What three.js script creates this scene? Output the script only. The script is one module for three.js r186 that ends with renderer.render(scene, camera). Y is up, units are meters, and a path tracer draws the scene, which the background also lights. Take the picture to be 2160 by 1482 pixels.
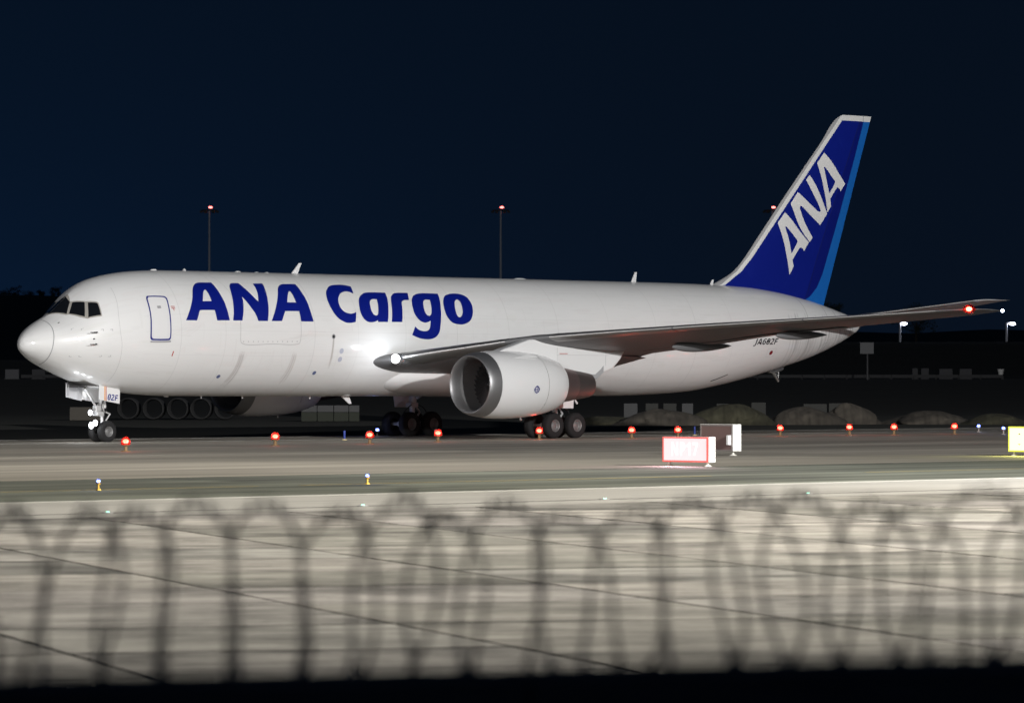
import * as THREE from 'three';
import { mergeGeometries } from 'three/addons/utils/BufferGeometryUtils.js';
import { RoundedBoxGeometry } from 'three/addons/geometries/RoundedBoxGeometry.js';
import { FontLoader } from 'three/addons/loaders/FontLoader.js';
import { RectAreaLightUniformsLib } from 'three/addons/lights/RectAreaLightUniformsLib.js';

// ------------------------------------------------------------------ camera, sky, light, exposure
// world: x runs aft along the airplane, y up, z towards the airplane's port side (the photographer's side)
const scene = new THREE.Scene();
const camera = new THREE.PerspectiveCamera(8.405, 1024 / 702, 0.5, 6000);
const EYE = new THREE.Vector3(-127.08, 2.96, 155.71), YAW = 0.7876, PITCH = 0.0044;
const AXIS = new THREE.Vector3(Math.sin(YAW) * Math.cos(PITCH), Math.sin(PITCH), -Math.cos(YAW) * Math.cos(PITCH));
camera.position.copy(EYE);
camera.lookAt(EYE.clone().addScaledVector(AXIS, 100));
camera.focus = 212; camera.userData.fStop = 3.0;

const renderer = new THREE.WebGLRenderer({ antialias: true });
renderer.toneMapping = THREE.LinearToneMapping;
renderer.toneMappingExposure = 1;
renderer.shadowMap.enabled = true;
RectAreaLightUniformsLib.init();

{ // clear night sky: deep blue, a little paler low down and over the town beyond the airplane's nose
  const W = 1024, H = 512, d = new Float32Array(W * H * 4);
  for (let j = 0; j < H; j++) for (let i = 0; i < W; i++) {
    const el = (j + 0.5) / H * Math.PI - Math.PI / 2, az = (i + 0.5) / W * 2 * Math.PI, PI0 = Math.PI;
    const up = Math.max(0, Math.sin(el)), k = Math.exp(-up * 11), town = Math.exp(-((((az - PI0) * 180 / Math.PI + 53) / 8) ** 2)) * Math.exp(-up * 20);
    const o = (j * W + i) * 4;
    d[o] = 0.0014 + 0.0012 * k + 0.0002 * town; d[o + 1] = 0.0046 + 0.0008 * k + 0.0055 * town; d[o + 2] = 0.0112 + 0.0008 * k + 0.020 * town; d[o + 3] = 1;
  }
  const sky = new THREE.DataTexture(d, W, H, THREE.RGBAFormat, THREE.FloatType);
  sky.mapping = THREE.EquirectangularReflectionMapping; sky.magFilter = sky.minFilter = THREE.LinearFilter; sky.needsUpdate = true;
  scene.background = sky; scene.environment = sky;
}
const moon = new THREE.DirectionalLight(0xcfe0ff, 0.02);
moon.position.set(-120, 160, 90); moon.target.position.set(20, 0, 20); moon.castShadow = true;
Object.assign(moon.shadow.camera, { left: -120, right: 120, top: 120, bottom: -120, near: 1, far: 600 });
scene.add(moon, moon.target);
// floodlight masts of the terminal apron, out of the frame to the right and to the left of the photographer; built below
const FLOODS = [
  { at: [-22, 33, 138], yaw: 0, name: 'right', lamps: [
    { to: [22, 3, 0], cd: 47000, cone: 0.62, color: [1, 0.99, 0.98] },
    { to: [-58, 0, 91], cd: 56000, cone: 0.88, color: [1, 0.945, 0.84] }] },
  { at: [-108, 24, 62], name: 'left', lamps: [
    { to: [10, 3, 0], cd: 21500, cone: 0.5, color: [1, 0.985, 0.975] }] },
];

// ------------------------------------------------------------------ helpers
let seed = 20240611;
const rnd = () => { seed |= 0; seed = seed + 0x6D2B79F5 | 0; let t = Math.imul(seed ^ seed >>> 15, 1 | seed); t = t + Math.imul(t ^ t >>> 7, 61 | t) ^ t; return ((t ^ t >>> 14) >>> 0) / 4294967296; };
const rr = (a, b) => a + (b - a) * rnd();
const V = (x, y, z) => new THREE.Vector3(x, y, z);
const PI = Math.PI;
const taken = {};
function numbered(name) { const n = taken[name] = (taken[name] ?? -1) + 1; return n ? `${name}_${String(n).padStart(3, '0')}` : name; }
function obj(name, geo, mat, parent = scene, label) {
  const g = Array.isArray(geo) ? merge(geo) : geo;
  const m = new THREE.Mesh(g, mat);
  m.name = parent === scene ? numbered(name) : name; m.castShadow = m.receiveShadow = true;
  if (label) m.userData.label = label;
  parent.add(m); return m;
}
function merge(list) {
  const a = list.map(g => { const q = g.index ? g.toNonIndexed() : g; for (const k of Object.keys(q.attributes)) if (!['position', 'normal', 'uv'].includes(k)) q.deleteAttribute(k); if (!q.attributes.uv) q.setAttribute('uv', new THREE.BufferAttribute(new Float32Array(q.attributes.position.count * 2), 2)); return q; });
  return mergeGeometries(a, false);
}
function thing(name, label, category, pos = [0, 0, 0], group, parent = scene) {
  const g = new THREE.Group(); g.name = numbered(name); g.position.set(...pos); g.userData = { label, category };
  if (group) g.userData.group = group; parent.add(g); return g;
}
function part(name, parent) { const g = new THREE.Group(); g.name = name; parent.add(g); return g; }
function struct(o) { o.userData.kind = 'structure'; return o; }
function tag(o, label, category, group) { o.userData.label = label; o.userData.category = category; if (group) o.userData.group = group; return o; }
const box = (w, h, d, x = 0, y = 0, z = 0) => new THREE.BoxGeometry(w, h, d).translate(x, y, z);
const rbox = (w, h, d, x = 0, y = 0, z = 0, r = 0.02) => new RoundedBoxGeometry(w, h, d, 2, r).translate(x, y, z);
function bar(a, b, r, r2 = r, seg = 10) { // cylinder from a to b
  const A = V(...a), B = V(...b), L = A.distanceTo(B);
  const g = new THREE.CylinderGeometry(r2, r, L, seg); g.translate(0, L / 2, 0);
  g.applyQuaternion(new THREE.Quaternion().setFromUnitVectors(V(0, 1, 0), B.clone().sub(A).normalize())); g.translate(...a); return g;
}
// lathe about the x axis through (0, cy, cz): profile of [x, r]
function latheX(prof, cy, cz, seg = 72) {
  const g = new THREE.LatheGeometry(prof.map(([x, r]) => new THREE.Vector2(r, x)), seg);
  g.rotateZ(-PI / 2); g.translate(0, cy, cz); return g;
}
function latheZ(prof, seg = 40) { const g = new THREE.LatheGeometry(prof.map(([z, r]) => new THREE.Vector2(r, z)), seg); g.rotateX(PI / 2); return g; }
// smooth loft from rings of points
function loft(rings, closeRing = true, capA = false, capB = false, uvf) {
  const n = rings[0].length, pos = [], uv = [], idx = [];
  const cols = closeRing ? n + 1 : n;
  rings.forEach((r, i) => { for (let j = 0; j < cols; j++) { const p = r[j % n]; pos.push(p[0], p[1], p[2]); const q = uvf ? uvf(p, i, j) : [j / (cols - 1), i / (rings.length - 1)]; uv.push(q[0], q[1]); } });
  for (let i = 0; i < rings.length - 1; i++) for (let j = 0; j < cols - 1; j++) { const a = i * cols + j, b = a + 1, c = a + cols, d = c + 1; idx.push(a, c, b, b, c, d); }
  const cap = (i, flip) => { const c = pos.length / 3; const r = rings[i]; const m = [0, 0, 0]; r.forEach(p => { m[0] += p[0] / n; m[1] += p[1] / n; m[2] += p[2] / n; }); pos.push(...m); uv.push(...(uvf ? uvf(m, i, 0) : [0, 0])); for (let j = 0; j < cols - 1; j++) { const a = i * cols + j; flip ? idx.push(c, a + 1, a) : idx.push(c, a, a + 1); } };
  if (capA) cap(0, false); if (capB) cap(rings.length - 1, true);
  const g = new THREE.BufferGeometry(); g.setAttribute('position', new THREE.Float32BufferAttribute(pos, 3)); g.setAttribute('uv', new THREE.Float32BufferAttribute(uv, 2)); g.setIndex(idx); g.computeVertexNormals();
  // weld the seam normals
  if (closeRing) { const N = g.attributes.normal; for (let i = 0; i < rings.length; i++) { const a = i * cols, b = a + cols - 1; const v = V(N.getX(a) + N.getX(b), N.getY(a) + N.getY(b), N.getZ(a) + N.getZ(b)).normalize(); N.setXYZ(a, v.x, v.y, v.z); N.setXYZ(b, v.x, v.y, v.z); } }
  return g;
}
function prism(poly, y0, y1) { // polygon [[x,z],...] raised from y0 to y1
  const s = new THREE.Shape(poly.map(([x, z]) => new THREE.Vector2(x, -z)));
  const g = new THREE.ExtrudeGeometry(s, { depth: y1 - y0, bevelEnabled: false }); g.rotateX(-PI / 2); g.translate(0, y0, 0); return g;
}
function plateZ(poly, z0, z1, bevel = 0) { // polygon [[x,y],...] in the x-y plane, from z0 to z1
  const s = new THREE.Shape(poly.map(([x, y]) => new THREE.Vector2(x, y)));
  const g = new THREE.ExtrudeGeometry(s, { depth: z1 - z0 - 2 * bevel, bevelEnabled: bevel > 0, bevelSize: bevel, bevelThickness: bevel, bevelSegments: 2 }); g.translate(0, 0, z0 + bevel); return g;
}
// value noise
const P2 = new Uint8Array(512); { const p = [...Array(256).keys()]; for (let i = 255; i > 0; i--) { const j = Math.floor(rnd() * (i + 1)); [p[i], p[j]] = [p[j], p[i]]; } for (let i = 0; i < 512; i++) P2[i] = p[i & 255]; }
function vn(x, y, per = 256) { const xi = Math.floor(x), yi = Math.floor(y), fx = x - xi, fy = y - yi, u = fx * fx * (3 - 2 * fx), v = fy * fy * (3 - 2 * fy); const h = (a, b) => P2[P2[(((a % per) + per) % per) & 255] + ((((b % per) + per) % per) & 255)] / 255; return (h(xi, yi) * (1 - u) + h(xi + 1, yi) * u) * (1 - v) + (h(xi, yi + 1) * (1 - u) + h(xi + 1, yi + 1) * u) * v; }
function fbm(x, y, per, oct = 4) { let s = 0, a = 0.5, t = 0; for (let i = 0; i < oct; i++) { s += a * vn(x, y, per); t += a; x *= 2; y *= 2; per *= 2; a *= 0.5; } return s / t; }
function noiseTex(size, fn, rx = 1, ry = 1, srgb = true) { // fn(u,v) -> [r,g,b] 0..1 (sRGB when srgb)
  const d = new Uint8Array(size * size * 4);
  for (let j = 0; j < size; j++) for (let i = 0; i < size; i++) { const c = fn(i / size, j / size), o = (j * size + i) * 4; for (let k = 0; k < 3; k++) d[o + k] = Math.max(0, Math.min(255, c[k] * 255)); d[o + 3] = 255; }
  const t = new THREE.DataTexture(d, size, size); t.wrapS = t.wrapT = THREE.RepeatWrapping; t.magFilter = THREE.LinearFilter; t.minFilter = THREE.LinearMipmapLinearFilter; t.generateMipmaps = true; t.repeat.set(rx, ry); if (srgb) t.colorSpace = THREE.SRGBColorSpace; t.needsUpdate = true; return t;
}
const S = l => l <= 0.0031308 ? l * 12.92 : 1.055 * Math.pow(l, 1 / 2.4) - 0.055; // linear -> sRGB
const std = (rgb, rough = 0.6, metal = 0, extra = {}) => { const m = new THREE.MeshStandardMaterial({ roughness: rough, metalness: metal, side: THREE.DoubleSide, ...extra }); m.color.setRGB(...rgb); return m; };
const phys = (rgb, rough, extra = {}) => { const m = new THREE.MeshPhysicalMaterial({ roughness: rough, side: THREE.DoubleSide, ...extra }); m.color.setRGB(...rgb); return m; };
const glow = (rgb, k, base = [0.05, 0.05, 0.05]) => { const m = new THREE.MeshStandardMaterial({ roughness: 0.4, emissiveIntensity: k, side: THREE.DoubleSide }); m.color.setRGB(...base); m.emissive.setRGB(...rgb); return m; };
// local frame of the place as seen along the photographer's line of sight: metres ahead, metres to the right, height
const FW = V(Math.sin(YAW), 0, -Math.cos(YAW)), RT = V(Math.cos(YAW), 0, Math.sin(YAW));
const ahead = (f, r, y = 0) => [EYE.x + FW.x * f + RT.x * r, y, EYE.z + FW.z * f + RT.z * r];
const FACE = -YAW; // rotation.y that turns a thing's +z side to the photographer

// ------------------------------------------------------------------ materials
const M = {
  white: phys([0.76, 0.76, 0.758], 0.42, { clearcoat: 0.55, clearcoatRoughness: 0.09 }),
  fus: phys([1, 1, 1], 0.42, { clearcoat: 0.55, clearcoatRoughness: 0.09 }),
  blue: phys([0.002, 0.010, 0.205], 0.4, { clearcoat: 0.6, clearcoatRoughness: 0.08 }),
  lightBlue: phys([0.008, 0.12, 0.46], 0.4, { clearcoat: 0.6, clearcoatRoughness: 0.08 }),
  letter: phys([0.74, 0.74, 0.73], 0.45),
  fin: phys([1, 1, 1], 0.4, { clearcoat: 0.6, clearcoatRoughness: 0.08 }),
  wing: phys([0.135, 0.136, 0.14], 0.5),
  under: phys([0.13, 0.128, 0.13], 0.55),
  slat: std([0.34, 0.335, 0.33], 0.36, 0.85),
  lip: std([0.3, 0.3, 0.305], 0.46, 0.85),
  core: std([0.25, 0.19, 0.185], 0.42, 0.8),
  nozzle: std([0.17, 0.145, 0.14], 0.45, 0.8),
  seam: std([0.33, 0.33, 0.34], 0.7), seamSoft: std([0.52, 0.52, 0.52], 0.7),
  winFrame: std([0.36, 0.34, 0.31], 0.5), glass: phys([0.008, 0.009, 0.011], 0.06, { clearcoat: 1, clearcoatRoughness: 0.03 }),
  tyre: std([0.012, 0.012, 0.013], 0.85), rim: std([0.22, 0.22, 0.22], 0.45, 0.4), hub: std([0.2, 0.2, 0.2], 0.5, 0.6),
  strut: std([0.55, 0.55, 0.55], 0.45, 0.25), steel: std([0.62, 0.62, 0.62], 0.25, 0.9), dark: std([0.02, 0.02, 0.022], 0.7), well: std([0.09, 0.09, 0.09], 0.8),
  fan: std([0.06, 0.06, 0.063], 0.45, 0.6), duct: std([0.17, 0.17, 0.17], 0.5, 0.2), grey: std([0.36, 0.36, 0.37], 0.5), redPaint: std([0.45, 0.03, 0.02], 0.5), flagRed: std([0.22, 0.008, 0.016], 0.5), black: std([0.006, 0.006, 0.012], 0.5), orangeStripe: std([0.75, 0.3, 0.02], 0.5),
  blueMark: std([0.10, 0.13, 0.26], 0.6),
};
// ------------------------------------------------------------------ the airplane
// fuselage stations: x from the nose, crown, keel, half width, height of the widest point
const ST = [[0.08,4.0,4.0,0.0,4.0],[0.13,4.2,3.83,0.17,4.0],[0.3,4.42,3.66,0.43,4.02],[0.6,4.67,3.47,0.76,4.05],[1.1,4.98,3.21,1.17,4.1],[1.7,5.34,2.96,1.49,4.17],[2.3,5.82,2.73,1.76,4.24],[3.0,6.38,2.5,2.0,4.32],[4.0,6.84,2.24,2.21,4.42],[5.2,7.09,2.06,2.38,4.5],[6.5,7.22,1.93,2.47,4.55],[8.0,7.27,1.87,2.515,4.57],[12.0,7.28,1.86,2.515,4.57],[36.0,7.29,1.9,2.515,4.57],[38.5,7.29,1.97,2.5,4.58],[40.9,7.28,2.1,2.46,4.63],[42.9,7.25,2.36,2.36,4.75],[44.95,7.19,2.72,2.16,4.9],[47.0,7.02,3.14,1.86,5.05],[49.8,6.6,3.78,1.33,5.2],[51.9,6.14,4.44,0.82,5.3],[53.0,5.86,4.88,0.49,5.36],[53.55,5.62,5.16,0.25,5.38],[53.67,5.4,5.36,0.03,5.38]];
// lettering on the fuselage side as [station, angle round the section]
const LET = {
  A1: [[[7.169,0.1988],[7.776,0.1961],[8.038,0.368],[8.893,0.3721],[8.919,0.2006],[9.645,0.2038],[9.607,0.3669],[9.574,0.5249],[9.521,0.6602],[9.482,0.8065],[9.419,0.9339],[8.697,0.9272],[8.465,0.8982],[8.269,0.8423],[8.079,0.7585],[7.96,0.6763],[7.781,0.551],[7.592,0.4354],[7.399,0.3263]],[[8.347,0.5251],[8.86,0.5279],[8.859,0.6304],[8.843,0.7139],[8.812,0.7523],[8.753,0.7519],[8.648,0.7207],[8.492,0.6281]]],
  N: [[[10.315,0.8346],[10.419,0.883],[10.565,0.9246],[10.987,0.9324],[11.088,0.8415],[11.256,0.7125],[11.432,0.597],[11.568,0.5369],[11.687,0.6494],[11.779,0.7727],[11.839,0.9308],[12.409,0.9403],[12.31,0.7917],[12.214,0.6531],[12.117,0.5284],[12.017,0.3903],[11.849,0.2031],[11.299,0.2027],[11.196,0.3206],[11.025,0.4296],[10.873,0.5327],[10.719,0.6248],[10.648,0.4961],[10.53,0.3606],[10.374,0.2049],[9.843,0.2026],[9.935,0.3145],[10.03,0.4467],[10.127,0.5885],[10.214,0.7183]]],
  A2: [[[12.074,0.2041],[12.673,0.2067],[12.97,0.3754],[13.8,0.3775],[13.809,0.2054],[14.544,0.2066],[14.469,0.381],[14.436,0.567],[14.386,0.7227],[14.343,0.9431],[13.648,0.9357],[13.417,0.9125],[13.213,0.861],[13.06,0.7921],[12.895,0.6843],[12.645,0.5316],[12.407,0.3924]],[[13.239,0.5329],[13.768,0.5337],[13.77,0.6641],[13.749,0.7514],[13.706,0.7625],[13.601,0.7389],[13.424,0.6486]]],
  C: [[[17.617,0.9103],[17.479,0.7354],[17.302,0.7744],[17.12,0.7817],[16.861,0.7649],[16.633,0.7176],[16.413,0.6304],[16.316,0.53],[16.353,0.4362],[16.528,0.376],[16.815,0.3508],[17.013,0.3563],[17.21,0.3796],[17.065,0.2113],[16.717,0.1929],[16.416,0.2064],[16.065,0.2687],[15.809,0.388],[15.704,0.5751],[15.828,0.7338],[16.01,0.8174],[16.281,0.897],[16.542,0.9343],[16.963,0.9532],[17.329,0.9426]]],
  a: [[[18.453,0.7718],[19.474,0.7742],[19.423,0.667],[19.299,0.514],[19.027,0.2199],[18.424,0.2172],[18.441,0.2494],[18.312,0.2274],[18.071,0.2114],[17.803,0.2187],[17.597,0.2671],[17.475,0.3651],[17.51,0.5034],[17.634,0.6153],[17.879,0.7047],[18.148,0.7518]],[[18.741,0.6279],[18.669,0.5102],[18.527,0.3593],[18.458,0.3323],[18.359,0.3252],[18.232,0.3423],[18.167,0.4025],[18.171,0.4835],[18.225,0.5562],[18.323,0.602],[18.465,0.626]]],
  r: [[[19.262,0.2209],[19.914,0.2216],[20.02,0.3557],[20.107,0.4709],[20.191,0.5686],[20.306,0.6074],[20.42,0.621],[20.719,0.6256],[20.863,0.7797],[20.267,0.7778],[20.002,0.7609],[19.793,0.7191],[19.649,0.6552],[19.526,0.5397],[19.434,0.4207]]],
  g: [[[22.74,0.7771],[22.669,0.663],[22.542,0.5089],[22.42,0.3678],[22.262,0.1695],[22.161,0.0629],[21.958,-0.0116],[21.682,-0.0485],[21.325,-0.0561],[20.886,-0.0365],[20.465,0.0104],[20.673,0.1523],[20.856,0.1043],[21.089,0.0799],[21.327,0.0766],[21.515,0.1027],[21.611,0.1561],[21.684,0.2577],[21.541,0.231],[21.297,0.2191],[21.036,0.2504],[20.819,0.3373],[20.762,0.4628],[20.855,0.5981],[21.001,0.6782],[21.226,0.7358],[21.522,0.7702],[21.86,0.7819]],[[22.031,0.6372],[21.967,0.5299],[21.88,0.4222],[21.791,0.3601],[21.659,0.3347],[21.529,0.352],[21.452,0.4084],[21.465,0.5026],[21.533,0.5771],[21.653,0.6241],[21.793,0.6382]]],
  o: [[[23.716,0.7882],[24.11,0.7823],[24.42,0.7259],[24.545,0.6225],[24.542,0.4963],[24.427,0.3779],[24.217,0.2758],[23.941,0.2198],[23.607,0.1967],[23.249,0.206],[22.95,0.2481],[22.755,0.3468],[22.731,0.4859],[22.853,0.6243],[23.071,0.7157],[23.358,0.7672]],[[23.791,0.66],[23.891,0.6181],[23.894,0.5292],[23.841,0.4328],[23.743,0.3631],[23.606,0.3241],[23.484,0.3235],[23.411,0.3614],[23.403,0.4539],[23.478,0.5515],[23.608,0.6294]]],
};
const MARK = {
  pane2: [[[2.501,1.1],[2.749,0.9239],[2.76,0.8983],[2.472,0.5796],[2.344,0.6729],[2.109,0.8625]]],
  pane3: [[[2.84,0.8586],[3.07,0.7718],[3.11,0.7423],[3.037,0.4737],[2.566,0.5284]]],
  door: [[[5.459,0.6556],[6.272,0.6302],[6.369,0.6179],[6.428,0.5808],[6.405,0.4583],[6.382,0.329],[6.354,0.1986],[6.322,-0.0689],[6.288,-0.1027],[6.214,-0.1175],[5.338,-0.1121],[5.27,-0.0957],[5.233,-0.0665],[5.25,0.1134],[5.281,0.2159],[5.308,0.3495],[5.323,0.4827],[5.351,0.6092],[5.398,0.6409]]],
  cargodoor: [[[10.257,0.1899],[10.251,-0.1162],[10.376,-0.1629],[12.158,-0.1633],[13.582,-0.1588],[13.722,-0.1252],[13.785,0.1844]]],
  radome: [[[1.313,1.7144],[1.192,1.1483],[1.144,0.7746],[1.07,0.4228],[1.003,0.0286],[0.986,-0.462],[1.012,-0.8863],[1.078,-1.3343],[1.16,-1.612]]],
  seam1: [[[4.011,0.9844],[3.953,0.7863],[3.86,0.5539],[3.769,0.3493],[3.763,0.079],[3.864,-0.1819],[3.933,-0.4886],[3.982,-0.7427],[4.02,-0.9793],[4.021,-1.1387]]],
  dots: [[10.424,-0.1299],[10.705,-0.129],[10.986,-0.128],[11.267,-0.1271],[11.549,-0.1261],[11.832,-0.1252],[12.115,-0.1243],[12.399,-0.1233],[12.683,-0.1224],[12.968,-0.1215],[13.253,-0.1205],[13.539,-0.1196]],
};
const SPOT = {"dot1":[9.566,-0.7557],"dot2":[15.043,-0.6684],"port1":[15.695,-0.0316],"circ1":[16.255,-0.2668],"circ2":[16.268,-0.4095],"pit1":[2.687,0.1262],"pit2":[2.561,-0.0067],"pit3":[2.658,-0.1378],"hole":[1.512,0.8186],"stat":[4.834,0.1459],"redmark":[6.537,-0.3416],"redflag":[6.589,0.4199],"m1":[1.767,0.4151],"m2":[2.125,0.3128],"m3":[2.993,0.1736],"m4":[3.406,0.1409],"n1":[1.712,-0.5681],"n2":[2.081,-0.5183],"n3":[3.016,-0.4517],"n4":[3.43,-0.4353],"dm1":[5.854,0.4306],"drip1":[10.429,-0.3239],"drip2":[10.272,-0.8724],"drip3":[13.477,-0.3588],"drip4":[13.438,-0.805],"txt":[12.051,0.0167]};
const FINMARK = {
  A1: [[[48.08,10.89],[48.56,10.52],[49.1,10.03],[49.85,9.45],[49.47,9.02],[49.37,9.14],[49.24,9.18],[49.13,9.16],[48.59,8.56],[48.69,8.27],[48.37,7.83],[48.18,8.64],[47.89,9.57],[47.54,10.36]],[[48.06,10.18],[48.15,10.19],[48.56,9.87],[48.97,9.52],[48.95,9.43],[48.52,8.87],[48.34,9.51]]],
  N: [[[49.04,11.91],[50.52,11.01],[50.7,10.98],[50.76,11.03],[50.57,11.34],[50.13,11.9],[49.66,12.53],[49.92,12.78],[50.41,12.24],[50.85,11.6],[51.26,10.9],[50.72,10.33],[49.97,10.78],[49.32,11.21],[49.19,11.23],[49.14,11.15],[49.43,10.58],[49.76,10.12],[50.14,9.71],[49.92,9.47],[49.49,9.82],[49.05,10.32],[48.5,11.33]]],
  A2: [[[51.02,13.92],[51.56,13.51],[52.17,12.91],[52.67,12.43],[52.3,12.04],[52.23,12.15],[52.08,12.23],[52.01,12.22],[51.49,11.65],[51.56,11.28],[51.28,10.96],[51.12,11.68],[50.79,12.69],[50.49,13.38]],[[50.99,13.2],[51.08,13.21],[51.51,12.82],[51.84,12.54],[51.84,12.43],[51.42,11.91],[51.26,12.34]]],
  band: [[[54.08,15.58],[53.39,13.72],[52.29,10.99],[51.41,8.92],[50.97,7.9],[50.54,7.24],[49.99,6.79],[49.55,6.6]]],
};
function pchip(xs, ys) {
  const n = xs.length, h = [], d = [], m = Array(n).fill(0);
  for (let i = 0; i < n - 1; i++) { h.push(xs[i + 1] - xs[i]); d.push((ys[i + 1] - ys[i]) / h[i]); }
  for (let i = 1; i < n - 1; i++) if (d[i - 1] * d[i] > 0) { const a = 2 * h[i] + h[i - 1], b = h[i] + 2 * h[i - 1]; m[i] = (a + b) / (a / d[i - 1] + b / d[i]); }
  m[0] = d[0]; m[n - 1] = d[n - 2];
  return x => { let i = 0; while (i < n - 2 && x > xs[i + 1]) i++; const t = (x - xs[i]) / h[i], t2 = t * t, t3 = t2 * t; return (2 * t3 - 3 * t2 + 1) * ys[i] + (t3 - 2 * t2 + t) * h[i] * m[i] + (3 * t2 - 2 * t3) * ys[i + 1] + (t3 - t2) * h[i] * m[i + 1]; };
}
const sx = x => Math.sqrt(Math.max(x - 0.08, 0) + 0.02);
const SEC = [1, 2, 3, 4].map(k => pchip(ST.map(s => sx(s[0])), ST.map(s => s[k])));
function surf(x, th, off = 0) {
  const q = sx(x), [t, b, h, w] = SEC.map(f => f(q)), s = Math.sin(th), c = Math.cos(th);
  const e = s > 0 ? 1 + 0.75 * Math.exp(-(((x - 2.1) / 0.75) ** 2)) : 1; // the section narrows to a ridge at the windscreen
  const p = V(x, w + (s > 0 ? t - w : w - b) * s, h * Math.sign(c) * Math.pow(Math.abs(c), e));
  if (!off) return p;
  const d = 0.02, px = surf(x + d, th).sub(p), pt = surf(x, th + d).sub(p);
  return p.addScaledVector(px.cross(pt).normalize().multiplyScalar(-1), -off * 1);
}
const R0 = 2.6; // metres per radian used to lay marks out flat
function smoothPoly(p, n = 4) {
  const N = p.length, out = [], sub = (a, b) => [a[0] - b[0], a[1] - b[1]];
  const corner = p.map((q, i) => { const a = sub(q, p[(i + N - 1) % N]), b = sub(p[(i + 1) % N], q); const c = (a[0] * b[0] + a[1] * b[1]) / (Math.hypot(...a) * Math.hypot(...b) + 1e-9); return c < 0.72; });
  for (let i = 0; i < N; i++) {
    const a = p[i], b = p[(i + 1) % N], e = sub(b, a), L = Math.hypot(...e);
    const tan = (k, fwd) => { if (corner[k]) return e; const q = sub(p[(k + 1) % N], p[(k + N - 1) % N]), l = Math.hypot(...q); return [q[0] / l * L, q[1] / l * L]; };
    const ta = tan(i), tb = tan((i + 1) % N);
    for (let k = 0; k < n; k++) { const t = k / n, t2 = t * t, t3 = t2 * t; out.push([0, 1].map(c => (2 * t3 - 3 * t2 + 1) * a[c] + (t3 - 2 * t2 + t) * ta[c] + (3 * t2 - 2 * t3) * b[c] + (t3 - t2) * tb[c])); }
  }
  return out;
}
function fine(tris, max) { // split triangles (flat pts) until no edge is longer than max
  const out = []; const st = tris.slice();
  while (st.length) { const t = st.pop(); const l = [0, 1, 2].map(i => Math.hypot(t[i][0] - t[(i + 1) % 3][0], t[i][1] - t[(i + 1) % 3][1])); const k = l.indexOf(Math.max(...l)); if (l[k] <= max) { out.push(t); continue; } const a = t[k], b = t[(k + 1) % 3], c = t[(k + 2) % 3], m = [(a[0] + b[0]) / 2, (a[1] + b[1]) / 2]; st.push([a, m, c], [m, b, c]); }
  return out;
}
function flatTris(outer, holes = []) {
  const v2 = p => p.map(q => new THREE.Vector2(q[0], q[1])); let c = v2(outer), hs = holes.map(v2);
  if (THREE.ShapeUtils.isClockWise(c)) c.reverse(); hs.forEach(h => { if (!THREE.ShapeUtils.isClockWise(h)) h.reverse(); });
  const all = [...c, ...hs.flat()]; return THREE.ShapeUtils.triangulateShape(c, hs).map(f => f.map(i => [all[i].x, all[i].y]));
}
function geoFrom(tris, map, max) { // map flat pt -> Vector3
  const pos = []; for (const t of fine(tris, max)) for (const q of t) { const p = map(q); pos.push(p.x, p.y, p.z); }
  const g = new THREE.BufferGeometry(); g.setAttribute('position', new THREE.Float32BufferAttribute(pos, 3)); g.computeVertexNormals(); return g;
}
const flat = P => P.map(([x, t]) => [x, t * R0]);
const onBody = off => q => surf(q[0], q[1] / R0, off);
const decal = (polys, off = 0.008, smooth = true) => { const f = polys.map(flat).map(p => smooth ? smoothPoly(p) : p); return geoFrom(flatTris(f[0], f.slice(1)), onBody(off), 0.2); };
function strip(path, w, off = 0.006, closed = false) { // a thin line along a path of [x, theta]
  const p = flat(path), n = p.length, L = [], Rr = [];
  for (let i = 0; i < n; i++) { const a = p[closed ? (i + n - 1) % n : Math.max(0, i - 1)], b = p[closed ? (i + 1) % n : Math.min(n - 1, i + 1)]; const d = [b[0] - a[0], b[1] - a[1]], l = Math.hypot(...d) || 1; const nx = -d[1] / l * w / 2, ny = d[0] / l * w / 2; L.push([p[i][0] + nx, p[i][1] + ny]); Rr.push([p[i][0] - nx, p[i][1] - ny]); }
  const tr = []; for (let i = 0; i < (closed ? n : n - 1); i++) { const j = (i + 1) % n; tr.push([L[i], Rr[i], L[j]], [Rr[i], Rr[j], L[j]]); }
  return geoFrom(tr, onBody(off), 0.2);
}
const dense = (path, n = 5) => { const c = new THREE.CatmullRomCurve3(path.map(([x, t]) => V(x, t, 0))); return c.getPoints(path.length * n).map(p => [p.x, p.y]); };
const disc = ([x, t], r, off = 0.007) => { const P = []; for (let i = 0; i < 20; i++) P.push([x + r * Math.cos(i * PI / 10), t + r / R0 * Math.sin(i * PI / 10)]); return decal([P], off, false); };

const NG = 4.615, MG = NG + 22.76, NOSEUP = 0.0043;
const plane = thing('cargo_airplane', 'white twin-engine cargo jet with dark blue lettering and blue tail, taxiing nose to the left', 'airplane', [MG, 0, 0]);
plane.rotation.z = -NOSEUP;
const air = { add: o => { o.position.x -= MG; plane.add(o); } }; // parts are drawn with x measured from the nose
const fuselage = new THREE.Group(); fuselage.name = 'fuselage'; air.add(fuselage);

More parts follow.
